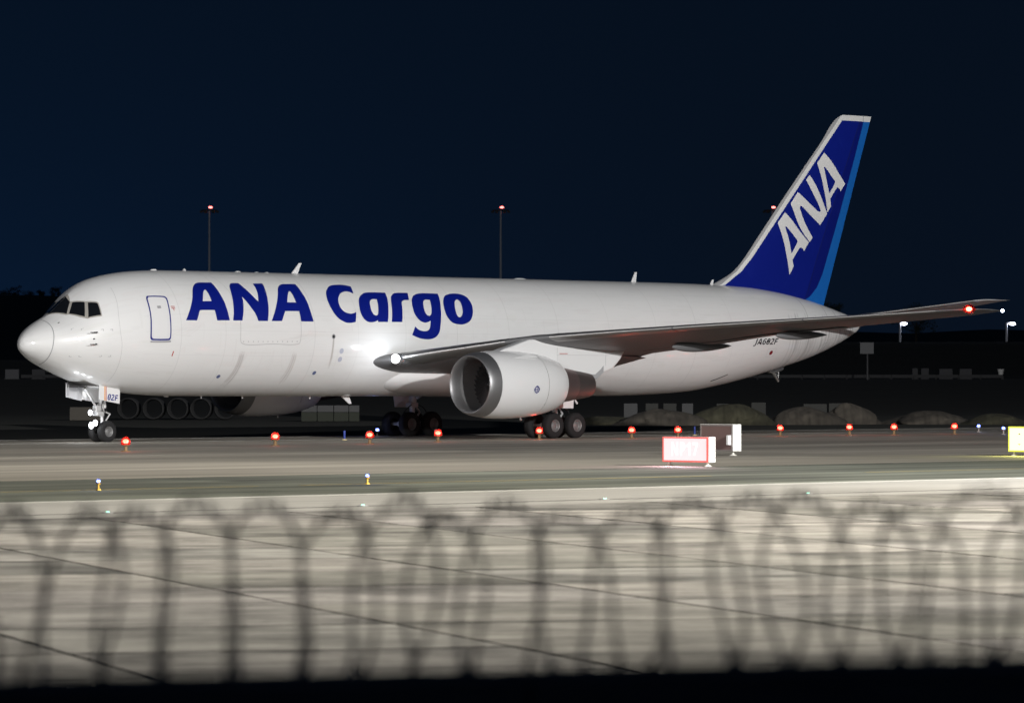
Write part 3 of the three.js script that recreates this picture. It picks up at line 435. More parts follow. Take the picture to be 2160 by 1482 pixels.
  circ(0.035, 0.058, -0.04, 0.0, 0.8, 5.6); circ(0.022, 0.044, 0.05, 0.03, 0.6, 5.2); circ(0.022, 0.044, 0.05, -0.035, 1.2, 5.8);
  obj('emblem', geoFrom(ring, q => map(q[0], q[1]), 0.2), M.blue, en, 'small round blue monogram emblem');
}
// ---- undercarriage
function wheelGeos(R, w, rim) { const h = w / 2; return {
  tyre: latheZ([[-h * 0.75, rim], [-h * 0.95, rim + 0.03], [-h, rim + (R - rim) * 0.5], [-h * 0.82, R - 0.05], [-h * 0.5, R - 0.008], [0, R], [h * 0.5, R - 0.008], [h * 0.82, R - 0.05], [h, rim + (R - rim) * 0.5], [h * 0.95, rim + 0.03], [h * 0.75, rim]], 48),
  rim: latheZ([[h * 0.78, rim + 0.015], [h * 0.84, rim], [h * 0.7, rim - 0.035], [h * 0.35, rim - 0.05], [h * 0.3, rim * 0.55], [h * 0.5, rim * 0.45], [h * 0.52, 0.001]], 40),
  bolts: (() => { const a = []; for (let k = 0; k < 9; k++) a.push(new THREE.CylinderGeometry(0.018, 0.018, 0.06, 8).rotateX(PI / 2).translate(Math.cos(k * 2 * PI / 9) * rim * 0.72, Math.sin(k * 2 * PI / 9) * rim * 0.72, h * 0.36)); return merge(a); })() }; }
function wheel(parent, G, x, y, z, s) { const w = part('wheel', parent); w.position.set(x - MG, y, z); if (s < 0) w.rotation.y = PI; obj('tyre', G.tyre, M.tyre, w); obj('rim', G.rim, M.rim, w); obj('hub_bolts', G.bolts, M.hub, w); }
{
  const ng = new THREE.Group(); ng.name = 'nose_gear'; air.add(ng);
  const dy = -NOSEUP * (MG - NG), G = wheelGeos(0.465, 0.34, 0.215), y = 0.455 + dy;
  wheel(air, G, NG, y, 0.30, 1); wheel(air, G, NG, y, -0.30, -1);
  obj('strut', [bar([NG, y, 0], [NG - 0.03, 1.05, 0], 0.07), bar([NG - 0.03, 1.0, 0], [NG - 0.08, 2.3, 0], 0.12), bar([NG, y, -0.32], [NG, y, 0.32], 0.055), rbox(0.42, 0.2, 0.34, NG - 0.22, 1.12, 0, 0.05), rbox(0.3, 0.26, 0.26, NG - 0.35, 1.33, 0.05, 0.05), bar([NG - 0.1, 1.5, 0.16], [NG - 0.1, 1.5, -0.16], 0.05), bar([NG + 0.06, 1.35, 0.1], [NG + 0.06, 1.75, 0.1], 0.05), bar([NG - 0.3, 1.45, -0.1], [NG - 0.9, 2.2, -0.1], 0.05)], M.strut, ng);
  obj('torque_link', [bar([NG + 0.06, 1.22, 0], [NG + 0.42, 1.10, 0], 0.035), bar([NG + 0.42, 1.10, 0], [NG + 0.12, 0.72, 0], 0.04, 0.035)], M.strut, ng);
  obj('hydraulic_line', [new THREE.TubeGeometry(new THREE.CatmullRomCurve3([V(NG - 0.05, 1.7, 0.14), V(NG - 0.2, 1.45, 0.18), V(NG - 0.1, 1.2, 0.16), V(NG + 0.05, 0.9, 0.12)]), 16, 0.018, 6), new THREE.TubeGeometry(new THREE.CatmullRomCurve3([V(NG + 0.1, 1.75, -0.1), V(NG + 0.2, 1.4, 0.05), V(NG - 0.05, 1.1, 0.19)]), 16, 0.016, 6)], M.dark, ng);
  const door = part('gear_door', air);
  obj('door_panel', plateZ([[3.98, 2.36], [5.06, 2.14], [5.09, 2.08], [5.07, 1.55], [4.97, 1.56], [3.96, 1.72]], 0.55, 0.585, 0.01), M.white, door);
  obj('stripe', plateZ([[4.23, 2.29], [4.28, 2.28], [4.28, 1.68], [4.23, 1.69]], 0.586, 0.589), M.orangeStripe, door); obj('stripe', plateZ([[4.31, 2.28], [4.345, 2.27], [4.345, 1.66], [4.31, 1.67]], 0.586, 0.589), M.redPaint, door);
  const T = textPolys('02F'); obj('lettering', T.map(sh => geoFrom(flatTris(sh[0], sh.slice(1)), q => V(4.38 + q[0] * 0.55 + q[1] * 0.06, 1.70 - q[0] * 0.05 + q[1] * 0.26, 0.592), 1)), M.blue, door, 'dark blue characters 02F on the gear door');
  obj('gear_door', plateZ([[3.98, 2.36], [5.06, 2.14], [5.07, 1.55], [3.96, 1.72]], -0.585, -0.55, 0.01), M.white, ng);
  obj('forward_door', [plateZ([[3.05, 2.42], [3.95, 2.25], [3.9, 1.66], [3.05, 1.83]], -0.56, -0.52, 0.01), box(0.05, 0.5, 0.06, 3.15, 2.1, -0.5), box(0.05, 0.5, 0.06, 3.7, 2.0, -0.5)], M.grey, ng);
  obj('wheel_well', [box(2.0, 0.4, 0.04, 4.1, 2.42, -0.5), box(2.0, 0.03, 1.0, 4.1, 2.3, 0).rotateZ(0)], M.well, ng);
  const lamp = (x, yy, z, r, k) => { const L = part('taxi_light', air); obj('lamp_housing', latheX([[x + 0.01, r * 1.04], [x + 0.09, r * 0.9], [x + 0.16, r * 0.4]], yy, z, 20), M.steel, L); obj('lamp_glass', new THREE.SphereGeometry(1, 18, 10).scale(0.05, r, r).translate(x, yy, z), glow([0.93, 0.95, 1], k), L); };
  lamp(NG - 0.74, 1.16, 0.08, 0.12, 8); lamp(NG - 0.56, 0.72, 0.20, 0.13, 12); lamp(NG - 0.56, 0.62, -0.06, 0.14, 12);
  for (const [x, yy, z, cd] of [[NG - 1.5, 1.05, 0.1, 3.6], [NG - 1.0, 0.66, 0.1, 1.2]]) { const L = new THREE.PointLight(new THREE.Color().setRGB(0.93, 0.96, 1), cd); L.position.set(x, yy, z); L.castShadow = true; L.shadow.radius = 5; air.add(L); }
}
for (const s of [1, -1]) {
  const mg = new THREE.Group(); mg.name = 'main_gear'; mg.userData.label = s > 0 ? 'port main undercarriage with four wheels behind the near engine' : 'starboard main undercarriage with four wheels under the belly'; air.add(mg);
  const G = wheelGeos(0.58, 0.44, 0.27), z = 4.65 * s, y = 0.57;
  for (const b of [-0.71, 0.71]) for (const d of [-0.57, 0.57]) wheel(air, G, MG + b, y - NOSEUP * -b, z + d, d);
  obj('bogie_beam', [bar([MG - 0.85, y, z], [MG + 0.85, y, z], 0.12), bar([MG - 0.71, y, z - 0.6], [MG - 0.71, y, z + 0.6], 0.08), bar([MG + 0.71, y, z - 0.6], [MG + 0.71, y, z + 0.6], 0.08)], M.strut, mg);
  obj('strut', [bar([MG, y, z], [MG + 0.02, 1.5, z], 0.13), bar([MG + 0.02, 1.35, z], [MG + 0.05, 3.1, z - 0.1 * s], 0.19), bar([MG + 0.1, 1.7, z], [MG + 0.2, 2.7, z - 2.2 * s], 0.09), bar([MG - 0.1, 1.9, z], [MG - 1.6, 3.0, z - 0.1 * s], 0.08), rbox(0.5, 0.24, 0.4, MG, 1.45, z, 0.05), rbox(0.34, 0.3, 0.5, MG + 0.2, 2.0, z, 0.05)], M.strut, mg);
  obj('torque_link', [bar([MG + 0.15, 1.5, z], [MG + 0.5, 1.1, z], 0.05), bar([MG + 0.5, 1.1, z], [MG + 0.12, 0.7, z], 0.05)], M.strut, mg);
  obj('brake_hose', [-1, 1].map(k => new THREE.TubeGeometry(new THREE.CatmullRomCurve3([V(MG + k * 0.1, 1.5, z + 0.15), V(MG + k * 0.45, 1.35, z + 0.25), V(MG + k * 0.75, 1.05, z + 0.2), V(MG + k * 0.7, 0.7, z + 0.1)]), 18, 0.022, 6)), M.dark, mg);
  obj('gear_door', plateZ([[MG - 0.85, 3.2], [MG + 0.7, 3.2], [MG + 0.55, 1.35], [MG - 0.5, 1.35]], -0.02, 0.02, 0.006).rotateX(0.0).translate(0, 0, z + 0.62 * s), M.white, mg);
  if (s > 0) obj('striped_pin_tube', bar([MG + 0.85, 1.9, z + 0.3], [MG + 1.15, 1.55, z + 0.3], 0.05), M.letter, mg);
}
// ------------------------------------------------------------------ the setting
// one sheet of ground to the horizon, then paved strips laid on it
const tarTex = noiseTex(512, (u, v) => { const a = fbm(u * 2, v * 7, 7, 2), a2 = fbm(u * 3 + 1, v * 28, 28, 3), b = fbm(u * 8 + 3, v * 8, 8, 4), k = 0.31 * (0.25 + 0.75 * a + 0.55 * a2 + 0.25 * (b - 0.5)); return [S(k * 1.04), S(k * 0.945), S(k * 0.77)]; });
const turfTex = noiseTex(512, (u, v) => { const a = fbm(u * 3, v * 8, 8, 2), a2 = fbm(u * 4 + 5, v * 24, 24, 3), b = fbm(u * 16 + 9, v * 16, 16, 4); const k = 0.135 * (-0.15 + 1.2 * a + 0.9 * a2 + 0.4 * (b - 0.5)); return [S(k * 0.93), S(k * 1.0), S(k * 0.78)]; });
const grassTex = noiseTex(512, (u, v) => { const b = fbm(u * 24, v * 24, 24, 5), c = fbm(u * 5 + 7, v * 5, 5, 3); const k = 0.045 * (0.5 + 0.7 * b + 0.5 * (c - 0.5)); return [S(k * 0.95), S(k * 0.95), S(k * 0.62)]; });
const concTex = noiseTex(1024, (u, v) => { const a = fbm(u * 8, v * 8, 8, 6), b = fbm(u * 3 + 5, v * 3, 3, 3), c = fbm(u * 128, v * 128, 128, 2); const st = Math.max(0, fbm(u * 5 + 11, v * 40, 256, 3) - 0.56) * 1.2; const k = 0.39 * (0.28 + 0.88 * a + 0.9 * (b - 0.35) + 0.16 * (c - 0.5) - 1.6 * st); return [S(k * 1.0), S(k * 0.965), S(k * 0.885)]; });
const stripTex = noiseTex(512, (u, v) => { const a = fbm(u * 8, v * 60, 512, 4), b = fbm(u * 4 + 5, v * 4, 4, 3); const k = 0.46 * (0.62 + 0.4 * a + 0.3 * (b - 0.4)); return [S(k), S(k * 0.97), S(k * 0.90)]; });
function sheet(name, x0, x1, z0, z1, y, mat, tu, tv, parent = scene) { // level sheet with uv in tiles of tu x tv metres
  const g = new THREE.PlaneGeometry(x1 - x0, z1 - z0).rotateX(-PI / 2).translate((x0 + x1) / 2, y, (z0 + z1) / 2), p = g.attributes.position, uv = g.attributes.uv;
  for (let i = 0; i < p.count; i++) uv.setXY(i, p.getX(i) / tu, p.getZ(i) / tv);
  return struct(obj(name, g, mat, parent));
}
sheet('ground', -2500, 2800, -2800, 1500, -0.02, std([1, 1, 1], 1, 0, { map: grassTex }), 9, 9);
sheet('taxiway', -400, 500, -8.5, 54, 0, std([1, 1, 1], 0.82, 0, { map: tarTex }), 46, 31);
sheet('infield_strip', -400, 500, 54, 70.6, -0.008, std([1, 1, 1], 0.95, 0, { map: turfTex }), 40, 16.6);
sheet('near_taxiway', -400, 500, 70.6, 80.6, 0.0, std([1, 1, 1], 0.8, 0, { map: stripTex }), 30, 10);
sheet('apron_bed', -400, 500, 80.6, 400, -0.012, std([0.05, 0.048, 0.045], 0.95), 9, 9);
{ // painted lines
  const yel = std([0.24, 0.19, 0.08], 0.8), wht = std([0.62, 0.61, 0.58], 0.7), drk = std([0.10, 0.095, 0.09], 0.8);
  struct(obj('centre_line', box(300, 0.004, 0.15, -30, 0.006, 78.65), drk));
  struct(obj('edge_line', [box(10, 0.004, 0.16, -48.5, 0.0, 63.1).rotateY(0), box(16, 0.004, 0.16, -34, 0.0, 63.1), box(14, 0.004, 0.16, -12, 0.0, 62.9)], yel));
  struct(obj('edge_line', box(400, 0.004, 0.20, 30, 0.005, 1.0), wht)); struct(obj('edge_line', box(400, 0.004, 0.15, 30, 0.005, -6.6), wht));
  struct(obj('edge_line', box(400, 0.004, 0.12, 30, 0.005, 26), std([0.24, 0.225, 0.2], 0.8)));
  struct(obj('edge_line', box(400, 0.004, 0.5, -30, 0.005, 71.1), std([0.5, 0.49, 0.46], 0.8)));
}
{ // concrete slabs of the apron in front, laid askew to the taxiways, joints recessed
  const apron = new THREE.Group(); apron.name = 'apron'; struct(apron); scene.add(apron);
  const a = THREE.MathUtils.degToRad(118.5), t = [Math.cos(a), Math.sin(a)], n = [0.8788, 0.4772], W = 4.87, off = -12.85;
  const mats = [1, 0.9, 1.06, 0.8, 0.96, 1.1, 0.7].map((k, i) => std([k, k * (1 - 0.012 * (i % 3)), k * (1 - 0.03 * (i % 2))], 0.85, 0, { map: concTex }));
  const clip = poly => { const o = []; for (let i = 0; i < poly.length; i++) { const p = poly[i], q = poly[(i + 1) % poly.length], A = p[1] - 80.64, B = q[1] - 80.64; if (A >= 0) o.push(p); if (A * B < 0) { const k = A / (A - B); o.push([p[0] + (q[0] - p[0]) * k, p[1] + (q[1] - p[1]) * k]); } } return o; };
  const g = 0.036; let id = 0;
  for (let i = -9; i <= 12; i++) for (let j = -3; j <= 26; j++) {
    const n0 = off + i * W + g, n1 = off + (i + 1) * W - g, t0 = 70 + (j + (i % 2 ? 0 : 0)) * W + g, t1 = t0 + W - 2 * g;
    let poly = [[n0, t0], [n1, t0], [n1, t1], [n0, t1]].map(([u, v]) => [u * n[0] + v * t[0], u * n[1] + v * t[1]]);
    const c = [(poly[0][0] + poly[2][0]) / 2 - EYE.x, (poly[0][1] + poly[2][1]) / 2 - EYE.z], f = c[0] * FW.x + c[1] * FW.z, r = c[0] * RT.x + c[1] * RT.z;
    if (f < 16 || f > 140 || Math.abs(r) > 7 + f * 0.2) continue;
    poly = clip(poly); if (poly.length < 3) continue;
    const dy = rr(-0.002, 0.002), geo = prism(poly, -0.06, 0.0 + dy);
    const p = geo.attributes.position, uv = geo.attributes.uv, ox = rnd(), oz = rnd();
    for (let k = 0; k < p.count; k++) { const x = p.getX(k), z = p.getZ(k); uv.setXY(k, (x * n[0] + z * n[1]) / 9.3 + ox, (x * t[0] + z * t[1]) / 9.3 + oz); }
    obj('slab', geo, mats[Math.floor(rnd() * mats.length)], apron); id++;
  }
}
// ------------------------------------------------------------------ terrain behind: bank, road shelf, hill
{
  const h = (f, r) => { const k = (x, a, b) => { const t = Math.min(1, Math.max(0, (x - a) / (b - a))); return t * t * (3 - 2 * t); }; const n = fbm(f * 0.02 + 50, r * 0.02 + 50, 256, 4) - 0.5;
    let y = 2.35 * k(f, 335, 425); y += 3.9 * k(f, 452, 500) * (0.5 + 0.5 * k(r, -30, 30)) ; y += (9 + 13.2 * (1 - k(r, -70, 60))) * k(f, 900, 1500); y += n * 0.5 * k(f, 330, 360) * (f < 415 || f > 455 ? 1 : 0.0) + n * 4 * k(f, 900, 1500); return y - 0.04 * (1 - k(f, 320, 336)); };
  const fs = []; for (let f = 322; f < 520; f += 6) fs.push(f); for (let f = 520; f <= 2600; f += 65) fs.push(f);
  const rings = fs.map(f => { const r = []; for (let j = 0; j <= 70; j++) { const x = (j / 70 - 0.5) * f * 0.5; r.push(ahead(f, x, h(f, x))); } return r; });
  const g = loft(rings, false); const p = g.attributes.position, uv = g.attributes.uv; for (let i = 0; i < p.count; i++) uv.setXY(i, p.getX(i) / 9, p.getZ(i) / 9);
  const hill = struct(obj('hillside', g, std([0.55, 0.55, 0.55], 1, 0, { map: grassTex })));
  // road barrier along the shelf
  const rail = thing('road_barrier', 'long pale road barrier low along the foot of the dark hillside', 'barrier');
  const seg = std([0.055, 0.055, 0.058], 0.8);
  for (let i = 0; i < 44; i++) { const b = obj('barrier_panel', box(1.96, 0.28, 0.14), seg, rail); const c = ahead(428, -43 + i * 2, 2.62); b.position.set(...c); b.rotation.y = FACE; const q = obj('post', box(0.12, 0.45, 0.12), seg, rail); q.position.set(...ahead(428.2, -42 + i * 2, 2.43)); q.rotation.y = FACE; }
}
// ------------------------------------------------------------------ objects
// floodlight masts outside the frame
for (const m of FLOODS) {
  const t = thing('floodlight_mast', `tall grey floodlight mast on the apron to the ${m.name} of the photographer`, 'mast', [m.at[0], 0, m.at[2]]);
  obj('pole', new THREE.CylinderGeometry(0.16, 0.34, m.at[1] + 0.6, 16).translate(0, (m.at[1] + 0.6) / 2, 0), M.strut, t);
  obj('crossarm', rbox(3.4, 0.22, 0.22, 0, m.at[1] - 0.1, 0), M.strut, t);
  m.lamps.forEach((l, i) => {
    const d = V(...l.to).sub(V(...m.at)).normalize();
    for (let k = -1; k <= 1; k++) {
      const px = (i - (m.lamps.length - 1) / 2) * 0.3 + k * 1.1, hd = part('floodlight', t); hd.position.set(px, m.at[1] + 0.35 + i * 0.75, 0); hd.lookAt(V(m.at[0] + px + d.x, m.at[1] + 0.35 + i * 0.75 + d.y, m.at[2] + d.z));
      obj('lamp_housing', rbox(0.8, 0.6, 0.22, 0, 0, -0.02, 0.03), M.strut, hd);
      obj('lamp_glass', box(0.7, 0.5, 0.02, 0, 0, 0.11), glow(l.color, 60), hd);
    }
    const L = new THREE.SpotLight(new THREE.Color().setRGB(...l.color), l.cd, 0, l.cone, 0.55, 2);
    L.position.set(m.at[0] + d.x * 0.8, m.at[1] + 0.35 + i * 0.75 + d.y * 0.8, m.at[2] + d.z * 0.8); L.target.position.set(...l.to); L.castShadow = true; L.shadow.radius = 45; L.shadow.mapSize.set(2048, 2048);
    scene.add(L, L.target);
  });
}
// red marker lamps on the pavement beside the airplane
const redGlass = phys([0.95, 0.075, 0.05], 0.25, { transmission: 1, thickness: 0 }); redGlass.emissive.setRGB(1, 0.05, 0.02); redGlass.emissiveIntensity = 0.8;
const redCore = glow([1, 0.62, 0.55], 18), footMat = std([0.24, 0.15, 0.07], 0.7);
function marker(name, label, cat, grp, x, z, glass, core, foot, r, h, cd, col) {
  const t = thing(name, label, cat, [x, 0, z], grp);
  obj('foot', [new THREE.CylinderGeometry(r * 0.9, r * 1.15, 0.035, 20).translate(0, 0.018, 0), new THREE.CylinderGeometry(r * 0.34, r * 0.4, h - r, 14).translate(0, (h - r) / 2, 0), new THREE.CylinderGeometry(r * 0.95, r * 0.8, 0.05, 20).translate(0, h - r * 0.95, 0)], foot, t);
  obj('lens', new THREE.LatheGeometry([[r, 0], [r * 1.02, r * 0.5], [r * 0.92, r * 1.15], [r * 0.6, r * 1.6], [0.001, r * 1.75]].map(([a, b]) => new THREE.Vector2(a, b)), 24).translate(0, h - r * 0.95, 0), glass, t);
  obj('bulb', new THREE.SphereGeometry(r * 0.55, 16, 12).scale(1.25, 0.85, 1.25).translate(0, h - r * 0.15, 0), core, t);
  const L = new THREE.PointLight(new THREE.Color().setRGB(...col), cd); L.position.set(x, h - r * 0.15, z); L.castShadow = true; L.shadow.radius = 3; scene.add(L);
  return t;
}
const REDS = [[-10.3, 19.0, 'leftmost red marker lamp, on the pavement right of the nose wheel'], [3.0, 12.7, 'red marker lamp below the letter A of the fuselage, second from the left'], [9.2, 11.7, 'red marker lamp just left of the far main wheels'], [15.2, 9.6, 'red marker lamp in front of the far main wheels'], [24.0, 7.0, 'red marker lamp in front of the near main wheels, beside a blue lamp'], [28.8, 8.1, 'red marker lamp right of the near main wheels, left of the white sign'], [31.0, 8.9, 'red marker lamp showing just above the glowing white sign'], [39.5, 7.5, 'red marker lamp in front of the third earth mound, right of the grey sign'], [44.3, 7.6, 'red marker lamp in front of the steep pale earth mound'], [46.5, 8.5, 'red marker lamp in the gap right of the steep earth mound'], [50.5, 8.9, 'rightmost red marker lamp, left of the blue lamps']];
for (const [x, z, l] of REDS) marker('red_marker_lamp', l, 'marker lamp', 'red marker lamps beside the airplane', x, z, redGlass, redCore, footMat, 0.175, 0.41, 1.2, [1, 0.07, 0.03]);
const blueGlass = phys([0.25, 0.35, 1], 0.3, { transmission: 1, thickness: 0 }); blueGlass.emissive.setRGB(0.15, 0.25, 1); blueGlass.emissiveIntensity = 0.7;
const blueCore = glow([0.75, 0.8, 1], 14), greyFoot = std([0.4, 0.36, 0.33], 0.7), yellowFoot = std([0.78, 0.5, 0.08], 0.6);
for (const [x, z, l] of [[25.2, 0.9 - 8.6 + 3.0, 'blue lamp between the two sets of main wheels'], [57.7, 4.5, 'left one of the two blue lamps at the far right'], [51.5, 11.1, 'right one of the two blue lamps, beside the yellow sign']]) marker('blue_edge_lamp', l, 'marker lamp', 'far blue edge lamps', x, z, blueGlass, blueCore, greyFoot, 0.10, 0.32, 0.6, [0.3, 0.4, 1]);
for (const [x, z, l] of [[-49.3, 63.6, 'blue lamp on a yellow foot, left one on the green strip'], [-40.0, 63.6, 'blue lamp on a yellow foot, right one on the green strip']]) marker('blue_edge_lamp', l, 'marker lamp', 'near blue edge lamps on yellow feet', x, z, blueGlass, blueCore, yellowFoot, 0.062, 0.24, 0.5, [0.3, 0.4, 1]);
for (const [x, z, l] of [[16.1, 2.8, 'short blue marker post left of the far main wheels'], [38.5, 3.0, 'short blue marker post behind the glowing white sign']]) { const t = thing('marker_post', l, 'marker post', [x, 0, z], 'short blue marker posts'); obj('post', new THREE.CylinderGeometry(0.05, 0.05, 0.42, 14).translate(0, 0.21, 0), std([0.03, 0.06, 0.32], 0.5), t); obj('base', new THREE.CylinderGeometry(0.1, 0.12, 0.05, 16).translate(0, 0.025, 0), std([0.6, 0.5, 0.25], 0.6), t); }
const greenCore = glow([0.35, 1, 0.7], 4);
[[-61.77, 'leftmost'], [-54.38, 'second from the left'], [-46.63, 'third from the left'], [-39.47, 'rightmost']].forEach(([x, w]) => { const t = thing('inset_light', `tiny green light set flush in the near taxiway, ${w} of four`, 'inset light', [x, 0.004, 78.65], 'green taxiway inset lights'); obj('body', new THREE.CylinderGeometry(0.10, 0.13, 0.02, 18).translate(0, 0.01, 0), M.grey, t); obj('lens', box(0.07, 0.016, 0.03, 0, 0.026, 0.02), greenCore, t); });
// lit signs
function board(name, label, x, z, w, h, d, leg, mats, facing = -1) { // a box sign with its face looking along -x (facing -1) or +x
  const t = thing(name, label, 'sign', [x, 0, z]);
  obj('housing', rbox(d, h, w, 0, leg + h / 2, 0, 0.035), mats.body, t);
  obj('frame', [box(0.03, 0.05, w - 0.01, facing * (d / 2 + 0.012), leg + h - 0.028, 0), box(0.03, 0.05, w - 0.01, facing * (d / 2 + 0.012), leg + 0.028, 0), box(0.03, h - 0.1, 0.05, facing * (d / 2 + 0.012), leg + h / 2, w / 2 - 0.03), box(0.03, h - 0.1, 0.05, facing * (d / 2 + 0.012), leg + h / 2, -w / 2 + 0.03)], mats.frame, t);
  obj('face_panel', box(0.012, h - 0.1, w - 0.1, facing * (d / 2 + 0.010), leg + h / 2, 0), mats.face, t);
  const n = Math.max(2, Math.round(w / 0.9)); for (let i = 0; i < n; i++) obj('leg', [new THREE.CylinderGeometry(0.035, 0.04, leg, 12).translate(0, leg / 2, (i / (n - 1) - 0.5) * (w - 0.3)), new THREE.CylinderGeometry(0.045, 0.14, 0.06, 16).translate(0, 0.03, (i / (n - 1) - 0.5) * (w - 0.3))], mats.leg, t);
  return t;
}
const legW = std([0.7, 0.68, 0.62], 0.5);
{
  const t = board('lit_sign', 'glowing white sign with a red edge and lettering NP17 standing on the infield edge', -16.0, 53.0, 1.95, 0.80, 0.28, 0.13, { body: std([0.78, 0.78, 0.76], 0.5), frame: glow([1, 0.22, 0.20], 0.6, [0.6, 0.05, 0.04]), face: glow([1, 0.92, 0.94], 0.86, [0.22, 0.15, 0.15]), leg: legW });
  const T = textPolys('NP17'); obj('lettering', T.map(sh => geoFrom(flatTris(sh[0], sh.slice(1)), q => V(-0.1585, 0.13 + 0.22 + q[1] * 0.40, -0.60 + q[0] * 1.15), 3)), glow([1, 1, 1], 1.2), t, 'white characters NP17');
  obj('end_cap', rbox(0.30, 0.80, 0.05, 0, 0.53, 1.0, 0.02), std([0.8, 0.8, 0.79], 0.45), t);
  const L = new THREE.RectAreaLight(new THREE.Color().setRGB(1, 0.62, 0.75), 30, 1.8, 0.65); L.position.set(-16.0 - 0.18, 0.53, 53.0); L.lookAt(-30, 0.53, 53.0); scene.add(L);
}
{
  const t = board('unlit_sign', 'dark back of an unlit sign with a bright white end, right behind the glowing sign', -0.7, 40.4, 1.55, 0.94, 0.40, 0.16, { body: std([0.15, 0.11, 0.10], 0.6), frame: std([0.2, 0.17, 0.16], 0.6), face: std([0.16, 0.10, 0.09], 0.6), leg: legW });
  obj('end_panel', rbox(0.42, 0.96, 0.06, 0, 0.16 + 0.47, 0.80, 0.02), std([0.8, 0.8, 0.79], 0.45), t); obj('cap_strip', box(0.44, 0.02, 1.56, 0, 1.11, 0), std([0.6, 0.58, 0.54], 0.5), t);
  obj('conduit_box', rbox(0.16, 0.36, 0.14, -0.27, 0.55, 0.66, 0.03), std([0.78, 0.78, 0.77], 0.5), t);
}
{
  const yel = glow([1, 0.98, 0.22], 1.0, [0.7, 0.6, 0.05]);
  const t = board('lit_sign', 'glowing yellow sign cut by the right edge of the picture', 6.3, 49.25, 2.4, 0.90, 0.28, 0.14, { body: std([0.6, 0.55, 0.2], 0.5), frame: glow([0.85, 0.95, 0.1], 0.8, [0.5, 0.45, 0.05]), face: glow([1, 1, 0.62], 1.35, [0.7, 0.6, 0.1]), leg: legW });
  const olive = std([0.18, 0.18, 0.02], 0.6); for (const s of [1, -1]) obj('symbol', geoFrom([[[-0.06, 0], [0.06, 0], [0, 0.05 * s]]], q => V(-0.158, 0.59 + 0.165 * s + q[1], -0.70 + q[0]), 1), olive, t);
  const L = new THREE.RectAreaLight(new THREE.Color().setRGB(1, 1, 0.2), 22, 2.1, 0.75); L.position.set(6.3 - 0.18, 0.6, 49.25); L.lookAt(-20, 0.6, 49.25); scene.add(L);
}
